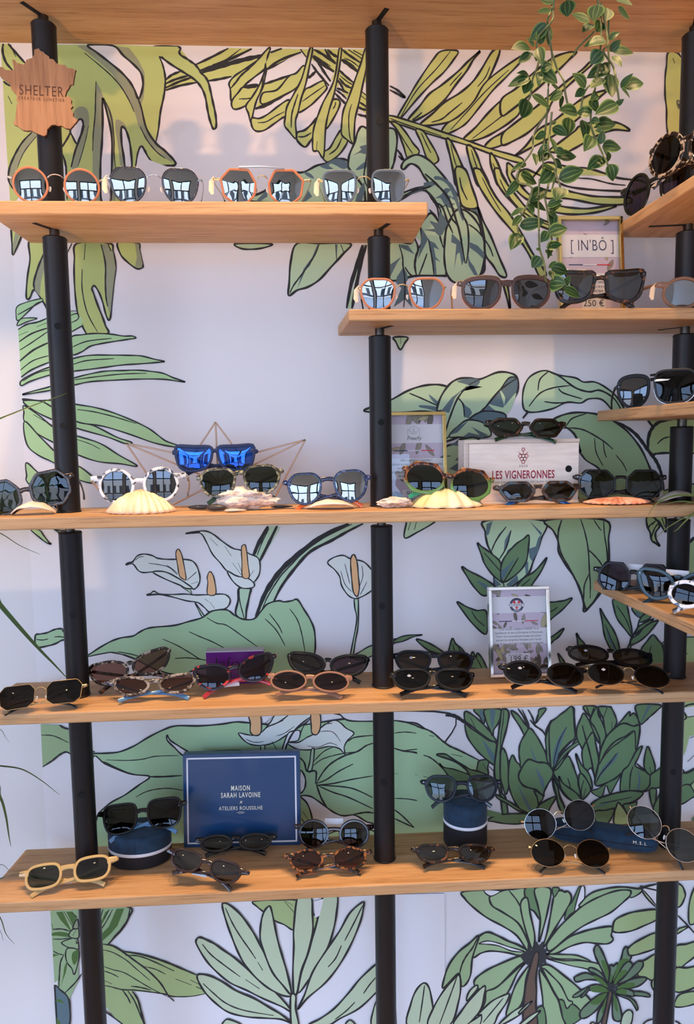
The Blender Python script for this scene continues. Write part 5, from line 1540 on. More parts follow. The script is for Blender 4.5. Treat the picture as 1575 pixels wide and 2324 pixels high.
# ------------------------------------------------------------------ framed cards
M_brass = mat('polished_brass', (.72, .56, .22, 1), .12, metal=1); M_silverf = mat('brushed_silver_frame', (.80, .80, .76, 1), .16, metal=1)
M_cardw = mat('white_card', (.80, .78, .80, 1), .5); M_lilac = mat('lilac_print', alb(186, 168, 190), .5); M_leafp = mat('umber_leaf_print', alb(132, 122, 112), .5); M_leafq = mat('ochre_leaf_print', alb(168, 152, 118), .5)
M_txt = mat('black_text_print', alb(58, 56, 62), .6); M_navyp = mat('navy_print', alb(44, 46, 84), .5); M_redp = mat('red_print', alb(196, 44, 52), .5); M_winep = mat('wine_red_print', alb(140, 28, 48), .6)
M_glass = lensmat('picture_glass', (.96, .96, .96, 1), .008); M_umber = mat('dark_umber_print', alb(84, 74, 66), .5)
def clipleaf(m, mi, w, h, x0, z0, x1, z1, wd, band):
    """one printed leaf between two points, kept inside a band (z range)"""
    n = 9; L = []; R_ = []; dx, dz = x1-x0, z1-z0; l = math.hypot(dx, dz); nx, nz = -dz/l, dx/l
    for i in range(n):
        u = i/(n-1); r = wd/2*math.sin(math.pi*min(1, u*.97+.03))**.8; L.append((x0+dx*u+nx*r, z0+dz*u+nz*r)); R_.append((x0+dx*u-nx*r, z0+dz*u-nz*r))
    c = [(min(w/2, max(-w/2, x)), min(band[1], max(band[0], z))) for x, z in L+R_[::-1]]
    m.mi = mi; return c
def picture(label, TL, TR, BL, BR, y, z0, fmat, content, seed=1, fw=.0055, lean=7):
    """free-standing metal picture frame; corners in photo pixels give its size and yaw"""
    tl, tr = WY(*TL, y), WY(*TR, y); bl = WY(*BL, y); br = WY(*BR, y)
    w = (tr-tl).length; h = ((tl.z+tr.z)/2-z0)/math.cos(math.radians(lean)); cx = (bl.x+br.x)/2
    t = thing('picture_frame', label, 'picture frame', (cx, y, z0)); L_ = Matrix.Rotation(-math.radians(lean), 3, 'X')
    rot = lambda v: L_ @ Vector(v)
    roll = math.atan2(tr.z-tl.z, tr.x-tl.x); hw = w/2
    def put(m, n, mt): m.map(rot); return m.build(n, mt, t, smooth=False, bevel=.0006 if n == 'frame' else 0)
    m = MB(); d = .012
    m.box(-hw, hw, -d, 0, 0, fw); m.box(-hw, hw, -d, 0, h-fw, h); m.box(-hw, -hw+fw, -d, 0, fw, h-fw); m.box(hw-fw, hw, -d, 0, fw, h-fw); put(m, 'frame', fmat)
    m = MB(); m.box(-hw+fw, hw-fw, -.0025, -.0005, fw, h-fw); put(m, 'backing', M_cardw)
    iw, ih = w-2*fw, h-2*fw; zc = h/2
    def P_(u, v): return (u*iw/2, fw+ih*v)   # u in -1..1, v 0 bottom..1 top
    rd = random.Random(seed)
    m = MB(); m.mi = 0
    def rect(u0, u1, v0, v1, mi, y_): a, b = P_(u0, v0), P_(u1, v1); m.mi = mi; m.poly([a, (b[0], a[1]), b, (a[0], b[1])], y_)
    rect(-1, 1, 0, 1, 0, -.0026)
    k = 0
    for i in range(content['leaves']):
        x0 = rd.uniform(-.95, .95); v0 = rd.uniform(0, 1); a_ = rd.uniform(.2, 2.9); ll = rd.uniform(.012, .03)
        p0 = P_(x0, v0); c = clipleaf(m, 1, iw, ih, p0[0], p0[1], p0[0]+math.cos(a_)*ll, p0[1]+math.sin(a_)*ll, ll*rd.uniform(.28, .42), (fw, fw+ih))
        k += 1; m.mi = rd.choice((2, 2, 3, 5)); m.poly(c, -.00262-k*.000004); m.mi = 4; m.ribbon(c, .0004, -.002622-k*.000004, closed=True)
    for v0, v1, u0, u1 in content['bands']: rect(u0, u1, v0, v1, 1, -.0029)
    for v0, cs in content.get('flag', []):
        for i, q in enumerate(cs): rect(-.72+i*.48, -.24+i*.48, v0, v0+.011, q, -.0030)
    put(m, 'printed_card', [M_lilac, M_cardw, M_leafp, M_leafq, M_txt, M_umber, M_navyp, M_redp])
    for n_, body, u, v, size, mm, kw in content['text']:
        a = P_(u, v); tm_ = text_mesh(body, size, **kw); tm_.map(lambda q: Vector((a[0]+q.x, -.0032, a[1]+q.z)))
        tm_.v = [(max(-iw/2, min(iw/2, q[0])), q[1], q[2]) for q in tm_.v]; put(tm_, n_, mm)
    if 'extra' in content: content['extra'](t, P_, put)
    m = MB(); m.box(-hw+fw, hw-fw, -.0068, -.0060, fw, h-fw); put(m, 'glass_pane', M_glass)
    m = MB(); m.box(-.012, .012, .0, .0015, 0, h*.7); m.map(lambda v: Matrix.Rotation(math.radians(26), 3, 'X') @ (v-Vector((0, 0, h*.7)))+Vector((0, 0, h*.7))); m.map(rot)
    zl = 0
    m.v = [(v[0], v[1], max(v[2], .0005)) for v in m.v]; m.build('easel_leg', M_black, t, smooth=False)
    return t
TK = dict(sx=.95)
def boatlogo(t, P_, put):
    m = MB(); a = P_(.0, .80); s_ = .0115
    hx = [(a[0]+s_*math.cos(math.radians(90+60*i)), a[1]+s_*math.sin(math.radians(90+60*i))) for i in range(6)]
    m.ribbon(hx, .0004, -.0031, closed=True)
    for seg in ([(-.75, .25), (-.3, -.3), (.3, -.3), (.75, .25), (.2, .0), (0, .55), (-.2, .0), (-.75, .25)], [(0, .55), (0, -.1)], [(-.3, -.3), (0, 0), (.3, -.3)]):
        m.ribbon([(a[0]+x*s_, a[1]+.002+z*s_) for x, z in seg], .00035, -.0031)
    put(m, 'boat_emblem', M_txt)
picture('brass framed card with a paper boat emblem, standing behind the middle upright', (866, 936), (1011, 936), (870, 1140), (1014, 1140), -.070, SH[3][0], M_brass,
        dict(leaves=26, bands=[(.68, .90, -1, 1), (.255, .50, -1, 1), (.03, .13, -.45, .35)], flag=[(.585, (6, 1, 7))],
             text=[('script_text', 'Frenchy', 0, .735, .0095, M_txt, dict(shear=.4, sx=.8)), ('body_text', '100% végétales et marines !\nLunettes en coquillage®, sont une alternative\nlunettes de soleil en matière bio\nsourcée innove en valorisant des coquilles\nde moules françaises recyclées', 0.05, .385, .0062, M_txt, dict(sx=.78, line=1.05)), ('price_text', '95 €', -.05, .08, .013, M_txt, {})], extra=boatlogo), 3)
picture('brass framed card with bracketed handwritten lettering, on the middle right shelf', (1266, 489), (1415, 487), (1263, 693), (1419, 692), -.065, SH[2][0], M_brass,
        dict(leaves=10, bands=[(.62, .86, -1, 1), (.22, .45, -1, 1), (.06, .2, -.3, .5)], flag=[(.535, (6, 1, 7))],
             text=[('brand_lettering', "[ IN'BÔ ]", .1, .74, .026, M_navyp, dict(sx=.72, space=1.05, bold=-.0002)), ('body_text', "C'est avant tout une aventure humaine fondée\npar 5 ingénieurs autour de valeurs fortes :\nfait main dans les Vosges », le « respect de\nla matière » et un « savoir-faire unique ».", 0, .335, .0068, M_txt, dict(sx=.72, line=1.1)), ('price_text', '250 €', .1, .13, .015, M_txt, {})]), 5)
def vlogo(t, P_, put):
    a = P_(-.05, .812); R0 = .0125; y0 = -.0031
    m = MB(); circ = lambda r, n=40: [(a[0]+r*math.cos(6.2832*i/n), a[1]+r*math.sin(6.2832*i/n)) for i in range(n)]
    m.mi = 0; m.poly(circ(R0), y0); m.mi = 1; m.poly(circ(R0*.66), y0-.00003)
    m.mi = 2; s_ = R0*.6; m.poly([(a[0]-s_, a[1]+s_*.95), (a[0]-s_*.35, a[1]+s_*.95), (a[0], a[1]), (a[0]+s_*.35, a[1]+s_*.95), (a[0]+s_, a[1]+s_*.95), (a[0], a[1]-s_*1.2)], y0-.00006)
    m.mi = 1; m.poly([(a[0]-R0*1.15, a[1]-R0*.2), (a[0]+R0*1.15, a[1]-R0*.2), (a[0]+R0*1.15, a[1]+R0*.22), (a[0]-R0*1.15, a[1]+R0*.22)], y0-.00009)
    put(m, 'round_emblem', [M_navyp, M_cardw, M_redp])
    for body, dz, s2, mm in (('VUARNET', 0, .0058, M_txt), ('FRANCE', -R0*.8, .0032, M_cardw)):
        q = text_mesh(body, s2, space=1.15, bold=.00005); q.map(lambda v: Vector((a[0]+v.x, y0-.00014, a[1]+dz+v.z))); put(q, 'emblem_lettering', mm)
picture('silver framed card with a round red and navy emblem on the fourth shelf', (1099, 1337), (1238, 1334), (1107, 1543), (1250, 1534), -.066, SH[4][0], M_silverf,
        dict(leaves=60, bands=[(.72, .915, -1, 1), (.345, .535, -1, 1), (.10, .235, -.48, .4)], flag=[(.615, (6, 1, 7))],
             text=[('body_text', "L'État français a labelisé VUARNET et sa\nmanufacture en tant qu'Entreprise du Patrimoine\nVivant. Une reconnaissance unique qui récom-\npensant les entreprises françaises pour l'excel-\nlence de leur savoir-faire traditionnel et Industriel.", 0, .44, .0056, M_txt, dict(sx=.76, line=1.1)), ('small_text', 'A partir de', -.15, .215, .005, M_txt, {}), ('price_text', '199 €', -.02, .165, .014, M_txt, {})], extra=vlogo), 9)
# ------------------------------------------------------------------ pale wooden box
M_ply = mat('pale_plywood', alb(218, 200, 194), .6); tex(M_ply, scale=(2, 4, 14), nscale=12, detail=4, ramp=[(.35, alb(212, 194, 188)), (.65, alb(222, 205, 199))]); M_plyd = mat('plywood_edge_line', alb(150, 118, 108), .7)
yb_ = -.098; b0 = WY(1054, 1000, yb_); b1 = WY(1316, 994, yb_); z0 = SH[3][0]; wB = b1.x-b0.x; hB = (b0.z+b1.z)/2-z0
bx = thing('wooden_box', 'pale wooden sliding-lid box with wine red grape emblem and lettering', 'box', ((b0.x+b1.x)/2, yb_, z0))
m = MB(); m.box(-wB/2, wB/2, .004, .05, 0, hB); m.box(-wB/2, wB/2, 0, .004, hB-.006, hB); m.box(-wB/2, -wB/2+.007, 0, .004, 0, hB-.006); m.box(-wB/2+.007, wB/2, 0, .004, 0, .004); m.build('box_body', M_ply, bx, smooth=False, bevel=.0008)
m = MB(); m.box(-wB/2+.0078, wB/2-.001, .0012, .0046, .0045, hB-.0068); m.build('sliding_lid', M_ply, bx, smooth=False)
m = MB()
for q in (.0018, .0036, .0052): m.ribbon([(-wB/2, hB-q), (wB/2, hB-q)], .0006, -.0001); m.ribbon([(-wB/2+q, 0), (-wB/2+q, hB-.006)], .0006, -.0001)
m.build('ply_edge_lines', M_plyd, bx, smooth=False)
def bl_(px, py): q = WY(px, py, yb_); return q.x-bx.location.x, q.z-z0
a = bl_(1291, 1064); m = MB(); m.poly([(a[0]+.0056*math.cos(i*.2618), a[1]+.0056*math.sin(i*.2618)) for i in range(24)], .0010); m.build('finger_hole', M_hole, bx, smooth=False)
a = bl_(1188, 1078); letter(bx, 'lettering', 'LES VIGNERONNES', a[0], a[1], .0185, M_winep, y=.0010, sx=.62, space=1.08, bold=.0004)
a = bl_(1188, 1058); letter(bx, 'year_lettering', '2020', a[0], a[1], .0058, M_txt, y=.0010, space=1.3)
a = bl_(1188, 1093); letter(bx, 'small_lettering', 'Lunettes avec pépins de raisin fabriquées en France', a[0], a[1], .0050, M_txt, y=.0010, sx=.86, space=1.25)
a = bl_(1190, 1112); letter(bx, 'web_lettering', 'BEFRENCHY.FR', a[0], a[1], .0048, M_txt, y=.0010, space=1.3)
m = MB(); a = bl_(1188, 1035)
def ring(m, x, z, r, w_, y): m.ribbon([(x+r*math.cos(i*.3927), z+r*math.sin(i*.3927)) for i in range(16)], w_, y, closed=True)
for x, z in ((-1, 0), (0, 0), (1, 0), (-.5, -.9), (.5, -.9), (0, -1.8)): ring(m, a[0]+x*.0053, a[1]+z*.0053, .0027, .0011, .0010)
ring(m, a[0], a[1]+.0108, .0024, .0011, .0010); m.ribbon([(a[0], a[1]+.003), (a[0], a[1]+.0085)], .001, .0010)
m.ribbon(cr([(a[0]-.0078, a[1]+.006), (a[0]-.004, a[1]+.0032), (a[0], a[1]+.0026), (a[0]+.004, a[1]+.0032), (a[0]+.0078, a[1]+.006)], False, 4), .001, .0010)
m.build('grape_emblem', M_winep, bx, smooth=False)
# ------------------------------------------------------------------ purple block
M_purple = mat('purple_acrylic', alb(78, 22, 92), .25); M_grey = mat('grey_block_edge', alb(150, 140, 150), .4)
yk = -.062; a, b = WY(467, 1480, yk), WY(598, 1476, yk); z0 = SH[4][0]; wk = b.x-a.x; hk = a.z-z0
pb = thing('display_block', 'purple acrylic block with thin black lettering behind the red-spotted pair', 'display block', ((a.x+b.x)/2, yk, z0))
m = MB(); m.box(-wk/2, wk/2, 0, .02, 0, hk-.001); m.build('block_body', M_purple, pb, smooth=False, bevel=.0005)
m = MB(); m.box(-wk/2, wk/2, -.0002, .0202, hk-.001, hk+.001); m.build('block_top', M_grey, pb, smooth=False)
letter(pb, 'lettering', 'lafont', 0, hk*.62, .030, M_hole, y=-.0004, sx=1.0, bold=-.0006)
# ------------------------------------------------------------------ blue card box
M_bcard = mat('blue_satin_card', alb(10, 50, 92), .34, spec=.5, coat=.15); M_bedge = mat('blue_card_edge', alb(14, 60, 84), .4)
yc = -.040; a, b = WY(414, 1712, -.018), WY(679, 1707, -.018); z0 = SH[5][0]; wc = b.x-a.x; hc = a.z-z0
cb = thing('gift_box', 'dark blue satin card box with white border and pale lettering', 'box', ((a.x+b.x)/2, yc, z0), math.radians(-2)); LN = Matrix.Rotation(-math.radians(6), 3, 'X')
hc /= math.cos(math.radians(6))
def cput(m, n, mt): m.map(lambda v: LN @ v); return m.build(n, mt, cb, smooth=False, bevel=.0008 if n == 'box_body' else 0)
m = MB(); m.box(-wc/2, wc/2, 0, .018, 0, hc); cput(m, 'box_body', M_bcard)
m = MB(); q = .0062; x1 = wc/2-q; z1 = hc-q; t_ = .0028
for r in ((-x1, x1, q, q+t_), (-x1, x1, z1-t_, z1), (-x1, -x1+t_, q, z1), (x1-t_, x1, q, z1)): m.poly([(r[0], r[2]), (r[1], r[2]), (r[1], r[3]), (r[0], r[3])], -.0002)
cput(m, 'white_border', M_cardw)
M_pale = mat('pale_gold_lettering', alb(208, 200, 186), .4)
for n_, body, zz, s_, kw in (('lettering', 'MAISON', .625, .0125, dict(sx=.62, bold=.0002, space=1.25)), ('lettering', 'SARAH LAVOINE', .55, .0125, dict(sx=.62, bold=.0002, space=1.25)), ('lettering', 'x', .48, .0105, dict(shear=.3)), ('small_lettering', 'ATELIERS ROUSSILHE', .41, .0095, dict(sx=.8, space=1.1))):
    t = text_mesh(body, s_, **kw); t.map(lambda v: Vector((-.002+v.x, -.0003, hc*zz+v.z))); cput(t, n_, M_pale)
m = MB(); ring(m, -.0042, hc*.365, .0017, .0005, -.0003); ring(m, .0002, hc*.365, .0017, .0005, -.0003); m.ribbon([(-.009, hc*.365), (-.006, hc*.365)], .0005, -.0003); m.ribbon([(.002, hc*.365), (.005, hc*.365)], .0005, -.0003); cput(m, 'spectacle_emblem', M_pale)
# ------------------------------------------------------------------ velvet cases
M_velv = mat('blue_velvet', alb(16, 58, 86), .85); M_velv.node_tree.nodes['Principled BSDF'].inputs['Sheen Weight'].default_value = .12; tex(M_velv, nscale=60, detail=2, ramp=[(.3, alb(4, 30, 52)), (.7, alb(10, 44, 70))])
M_bvel = mat('black_velvet', (.006, .006, .008, 1), .8); M_wband = mat('white_piping', (.75, .75, .78, 1), .5)
def drum(label, cx, x0, x1, y, h, sy, cut):
    a, b = WY(x0, cx[1], y), WY(x1, cx[1], y); r = (b.x-a.x)/2; z0 = SH[5][0]
    t = thing('sunglass_case', label, 'sunglass case', ((a.x+b.x)/2, y, z0)); rr = .005; zc = h*cut
    m = MB(); m.lathe([(r-rr, 0), (r-.001, .002), (r, rr), (r, zc)], 56, sy=sy); m.build('case_base', M_bvel, t)
    m = MB(); m.lathe([(r+.0001, zc), (r+.0008, zc+.001), (r+.0008, zc+.0045), (r+.0001, zc+.0055)], 56, sy=sy, cap=False); m.build('white_piping', M_wband, t)
    m = MB(); m.lathe([(r, zc+.005), (r, h-.006), (r-.0016, h-.0022), (r-.004, h-.0005), (r-.006, h), (r-.0068, h-.0012), (r-.0078, h), (r*.6, h+.0016), (0, h+.002)], 56, sy=sy); m.build('case_lid', M_velv, t)
    m = MB(); m.sweep([(0, -r*sy-.0001, zc+.006), (0, -r*sy-.0001, h-.004)], .0006, .0005, up=(0, 1, 0), n=6); m.build('seam', M_velv, t)
drum('wide oval blue velvet case with white piping under the black squared pair', (318, 1940), 248, 390, -.062, .055, .72, .42)
drum('tall round blue velvet case with white piping under the petrol pair', (1055, 1900), 1007, 1104, -.057, .082, .95, .50)
# long case
z0 = SH[5][0]; A_ = WZ(1250, 1903, z0); B_ = WZ(1500, 1940, z0); A_.y = min(A_.y, -.045); dv = (B_-A_); ln = dv.length; an = math.atan2(dv.y, dv.x)
t = thing('sunglass_case', 'long blue velvet case lying diagonally beside the right upright', 'sunglass case', ((A_.x+B_.x)/2, (A_.y+B_.y)/2+.008, z0), an)
m = MB(); n_ = 15; pth = []; ra = []; rb = []
for i in range(n_):
    u = -1+2*i/(n_-1); k = (1-abs(u)**6)**.5 if abs(u) < 1 else 0; pth.append((u*ln/2, 0, .0175)); ra.append(max(.006, .0175*(.5+.5*k))); rb.append(max(.01, .021*(.5+.5*k)))
m.sweep(pth, ra, rb, n=28, sq=3.2); m.v = [(v[0], v[1], v[2]-.0175+.0175) for v in m.v]; m.build('case_body', M_velv, t, sub=1)
m = MB(); m.sweep([(p[0], -rb[i]-.0002 if True else 0, .0175) for i, p in enumerate(pth)][1:-1], .0006, n=6); m.build('seam', M_bvel, t)
q = text_mesh('M.S.L', .008, space=1.3); q.map(lambda v: Vector((ln*.32+v.x, -.0216, .023+v.z))); q.build('stamped_letters', M_pale, t, smooth=False)
# ------------------------------------------------------------------ copper wire boat
M_cop = mat('copper_brown_wire', alb(162, 128, 108), .4, metal=.3); yw = -.045
bp = lambda x, y: (lambda q: (q.x, q.z))(WY(x, y, yw))
c0 = bp(495, 1146); c0 = (c0[0], SH[3][0])
wb = thing('wire_boat', 'copper coloured open frame in the shape of a folded paper boat', 'ornament', (c0[0], yw, c0[1]))
BP = dict(a=(489, 958), L=(286, 1006), R=(693, 998), l1=(437, 1036), r1=(547, 1036), c=(495, 1094), bl=(384, 1150), br=(615, 1140), k=(497, 1036))
BP = {k: tuple(p-q for p, q in zip(bp(*v), c0)) for k, v in BP.items()}
for k in ('bl', 'br'): BP[k] = (BP[k][0], .0012)
m = MB()
for p, q in (('a', 'l1'), ('a', 'r1'), ('a', 'c'), ('L', 'l1'), ('R', 'r1'), ('L', 'c'), ('R', 'c'), ('L', 'bl'), ('R', 'br'), ('bl', 'c'), ('br', 'c'), ('bl', 'br'), ('l1', 'c'), ('r1', 'c')):
    P0, P1 = BP[p], BP[q]; m.sweep([(P0[0], 0, P0[1]), (P1[0], 0, P1[1])], .0014, .0014, up=(0, 1, 0), n=8, sq=4)
m.build('wire_outline', M_cop, wb)
m = MB(); m.box(BP['bl'][0], BP['br'][0], -.01, .01, 0, .0012); m.build('base_strip', M_cop, wb, smooth=False)
# ------------------------------------------------------------------ shells
M_scal = mat('cream_scallop', alb(242, 208, 182), .6); tex(M_scal, nscale=35, detail=3, scale=(1, 1, 1), ramp=[(.35, alb(214, 168, 138)), (.6, alb(230, 198, 176))])
M_whsh = mat('white_pink_shell', alb(216, 192, 184), .45); M_yell = mat('ivory_yellow_scallop', alb(246, 228, 196), .55); tex(M_yell, nscale=18, detail=2, ramp=[(.4, alb(206, 178, 130)), (.6, alb(214, 194, 174))])
M_pink = mat('salmon_scallop', alb(226, 140, 112), .6); tex(M_pink, nscale=90, detail=3, ramp=[(.35, alb(206, 118, 92)), (.65, alb(238, 172, 148))])
M_oys = mat('rough_oyster', alb(196, 178, 176), .8); tex(M_oys, nscale=60, detail=5, scale=(1, 1, 3), bump=.8, rough=.7, ramp=[(.34, alb(96, 84, 88)), (.48, alb(190, 168, 162)), (.7, alb(228, 212, 208))])
M_mus = mat('black_mussel', alb(52, 48, 52), .3); M_gsh = mat('grey_smooth_shell', alb(176, 166, 164), .4)
def scallop(label, px, y, wpx, hmm, dmm, ribs, m_, amp=.0016, cat='seashell', yaw=0, lift=0, flat=1.0, name='scallop_shell', arch=0):
    """concave-down shell: ribs fan from a raised hinge at the back to a wavy front edge"""
    k = PX(WY(px[0], px[1], y))[2]/F_PX; W = wpx*k/2; q = WY(px[0], px[1], y); z0 = SH[3][0]
    t = thing(name, label, cat, (q.x, y, z0+lift/1000), math.radians(yaw)); H = hmm/1000; Dp = dmm/1000
    NU, NA = 16, ribs*8; vs = []; fs = []
    for i in range(NU+1):
        u = i/NU
        for j in range(NA+1):
            s_ = -1+2*j/NA; a = s_*math.radians(100); rib = math.cos(math.pi*ribs*(s_+1))
            e = 1+.035*rib*u
            x = W*u*math.sin(a*.9)*e if abs(s_) < 1.01 else 0
            yy = -Dp*(u*math.cos(a*.9))*e
            z = H*(1-u**2.7)*(1-.12*s_*s_)+amp*rib*u*(1-.3*u)+.0002
            if arch: z += arch/1000*math.sin(math.pi*u)*max(0, 1-s_*s_)*(.5+.5*math.cos(s_*3))
            vs.append((x, yy, max(.0002, z)))
    R_ = NA+1
    for i in range(NU):
        for j in range(NA): fs.append((i*R_+j, i*R_+j+1, (i+1)*R_+j+1, (i+1)*R_+j))
    m = MB(); m.add(vs, fs); o = m.build('shell_valve', m_, t); s2 = o.modifiers.new('thickness', 'SOLIDIFY'); s2.thickness = .0014; s2.offset = -1
    m = MB(); m.sweep([(-.007, 0, H*.96), (0, .001, H*1.0), (.007, 0, H*.96)], .002, .0026, n=10); m.build('hinge_ear', m_, t)
    return t
scallop('large cream scallop shell under the white marbled sunglasses', (322, 1168), -.118, 150, 34, 42, 13, M_scal, .0014)
scallop('ivory scallop shell with a yellow centre under the brown and green pair', (1011, 1155), -.120, 164, 27, 44, 7, M_yell, .0022)
scallop('flat salmon pink scallop shell under the large black pair', (1397, 1146), -.122, 146, 8, 42, 15, M_pink, .0018, lift=1)
def softshell(label, px, y, wpx, hmm, m_, seed=1, cat='seashell', name='seashell'):
    """thin arched shell fragment, open underneath"""
    k = PX(WY(px[0], px[1], y))[2]/F_PX; W = wpx*k/2; q = WY(px[0], px[1], y); z0 = SH[3][0]; t = thing(name, label, cat, (q.x, y, z0)); rd = random.Random(seed)
    N1, N2 = 28, 14; vs = []; fs = []; H = hmm/1000
    for i in range(N1+1):
        u = -1+2*i/N1
        for j in range(N2+1):
            v = -1+2*j/N2; wv = (1-abs(u)**2.2)**.5*.020+.002
            z = H*(1-u*u)**.8*(1-.35*v*v)+.0012*noise.noise(Vector((u*3+seed, v*2, 0)))+.0012
            if v < -.6 and u > .2: z += .003*(u-.2)
            vs.append((W*u, wv*v+.004*math.sin(u*2.2+seed), max(.0003, z)))
    R_ = N2+1
    for i in range(N1):
        for j in range(N2): fs.append((i*R_+j, (i+1)*R_+j, (i+1)*R_+j+1, i*R_+j+1))
    m = MB(); m.add(vs, fs); o = m.build('shell_valve', m_, t); s2 = o.modifiers.new('thickness', 'SOLIDIFY'); s2.thickness = .0016; s2.offset = -1
    return t
softshell('smooth white arched shell at the left end beside the upright', (78, 1168), -.125, 96, 19, M_whsh, 1)
softshell('smooth white shell under the marbled navy sunglasses', (750, 1157), -.125, 112, 14, M_whsh, 4)
softshell('smooth grey shell by the right upright behind the grass blades', (1540, 1142), -.120, 100, 17, M_gsh, 6)
def lump(label, px, y, wpx, hmm, dmm, m_, seed=1, rough=.28, name='oyster_shell', cat='seashell', lift=0, pt=0):
    k = PX(WY(px[0], px[1], y))[2]/F_PX; W = wpx*k/2; q = WY(px[0], px[1], y); z0 = SH[3][0]; t = thing(name, label, cat, (q.x, y, z0+lift/1000)); H = hmm/1000; Dp = dmm/1000
    N1, N2 = 48, 28; vs = []; fs = []
    for i in range(N1):
        a = 2*math.pi*i/N1
        for j in range(N2+1):
            b = math.pi*j/N2-math.pi/2; d = Vector((math.cos(b)*math.cos(a), math.cos(b)*math.sin(a), math.sin(b)))
            r = 1+rough*noise.fractal(d*1.9+Vector((seed*3.1, 0, 0)), .9, 2.2, 5)
            x = d.x*W*r; taper = 1-pt*(.5+.5*d.x)
            vs.append((x, d.y*Dp/2*r*taper, max(.0003, H/2+d.z*H/2*r*taper)))
    R_ = N2+1
    for i in range(N1):
        i2 = (i+1) % N1
        for j in range(N2): fs.append((i*R_+j, i2*R_+j, i2*R_+j+1, i*R_+j+1))
    m = MB(); m.add(vs, fs); m.build('shell_body', m_, t); return t
def one(t): return t
def solo(t):   # lump things are a single mesh: keep the mesh itself as the thing
    c = t.children[0]; c.parent = None; c.location = t.location; c.rotation_euler = t.rotation_euler
    c.name = t.name
    for k in ('label', 'category', 'group'):
        if k in t: c[k] = t[k]
    n_ = t.name; bpy.data.objects.remove(t); c.name = n_; return c
solo(lump('rough pinkish oyster shell under the olive green sunglasses', (562, 1160), -.122, 132, 38, 34, M_oys, 2, .34, pt=.25))
solo(lump('small rough oyster shell by the middle upright', (897, 1155), -.128, 78, 17, 24, M_oys, 5, .3, pt=-.0))
for i, (x, yy_, w_, h_, yd, lab) in enumerate([(492, 1160, 44, 13, -.135, 'black mussel shell beside the large cream scallop'), (462, 1153, 70, 9, -.10, 'flat black mussel shell lying behind another mussel by the scallop'), (512, 1150, 60, 10, -.09, 'black mussel shell behind, left of the rough oyster'), (535, 1162, 50, 6, -.15, 'pale edged mussel shell in front, under the oyster'), (640, 1152, 50, 6, -.10, 'thin dark mussel shell right of the rough oyster')]):
    solo(lump(lab, (x, yy_), yd, w_, h_, 16, M_mus if i != 3 else M_gsh, 10+i, .05, 'mussel_shell', pt=.45))
# ------------------------------------------------------------------ hanging vine
M_leafm = mat('variegated_leaf', (.06, .16, .03, 1), .45, spec=.35)
def leafmat(m):
    nt = m.node_tree; N = nt.nodes; L = nt.links; b = N['Principled BSDF']
    tc = N.new('ShaderNodeTexCoord'); sx = N.new('ShaderNodeSeparateXYZ'); L.new(tc.outputs['UV'], sx.inputs[0])
    w_ = N.new('ShaderNodeMath'); w_.operation = 'MULTIPLY'; w_.inputs[1].default_value = 22; L.new(sx.outputs['X'], w_.inputs[0])
    s_ = N.new('ShaderNodeMath'); s_.operation = 'SINE'; L.new(w_.outputs[0], s_.inputs[0])
    r = N.new('ShaderNodeValToRGB'); r.color_ramp.elements[0].position = .2; r.color_ramp.elements[0].color = (.012, .045, .010, 1); r.color_ramp.elements[1].position = .9; r.color_ramp.elements[1].color = (.03, .085, .02, 1)
    e = r.color_ramp.elements.new(.99); e.color = (.10, .18, .06, 1); L.new(s_.outputs[0], r.inputs[0])
    # lighter rim
    ab = N.new('ShaderNodeMath'); ab.operation = 'ABSOLUTE'; sb = N.new('ShaderNodeMath'); sb.operation = 'SUBTRACT'; sb.inputs[1].default_value = .5; L.new(sx.outputs['X'], sb.inputs[0]); L.new(sb.outputs[0], ab.inputs[0])
    mr = N.new('ShaderNodeMapRange'); mr.inputs['From Min'].default_value = .42; mr.inputs['From Max'].default_value = .49; L.new(ab.outputs[0], mr.inputs['Value'])
    mx = N.new('ShaderNodeMix'); mx.data_type = 'RGBA'; L.new(mr.outputs[0], mx.inputs[0]); L.new(r.outputs[0], mx.inputs[6]); mx.inputs[7].default_value = (.12, .22, .03, 1); L.new(mx.outputs[2], b.inputs['Base Color'])
leafmat(M_leafm); M_stem = mat('vine_stem', (.10, .13, .05, 1), .5)
def blade_leaf(par, name, m_, p0, p1, wd, curl, nrm, n=9, k=7, seed=0):
    """curved leaf from p0 to p1 (world), wd wide, facing nrm"""
    d = p1-p0; L = d.length; t = d.normalized(); s_ = t.cross(nrm).normalized(); up = s_.cross(t).normalized(); vs = []; fs = []; uv = []
    for i in range(n+1):
        u = i/n; r = wd/2*(math.sin(math.pi*u**.72))**.85*(1-.0*u) if 0 < u < 1 else 0.0002
        c = p0+d*u+up*(curl*L*math.sin(math.pi*u))
        for j in range(k):
            v = -1+2*j/(k-1); vs.append(c+s_*(r*v)+up*(-abs(v)*r*-.28*(1)-.12*r*(v*v))); uv.append((.5+v*.5, u))
    for i in range(n):
        for j in range(k-1): fs.append((i*k+j, i*k+j+1, (i+1)*k+j+1, (i+1)*k+j))
    o = par.location; m = MB(); m.add([v-o for v in vs], fs); ob = m.build(name, m_, par)
    ul = ob.data.uv_layers.new(name='UVMap')
    for lp_ in ob.data.loops: ul.data[lp_.index].uv = uv[lp_.vertex_index]
    return ob
YV = -.235
vine = thing('hanging_vine', 'variegated green vine trailing down in front of the topmost shelf', 'plant', tuple(WY(1290, -60, YV)))
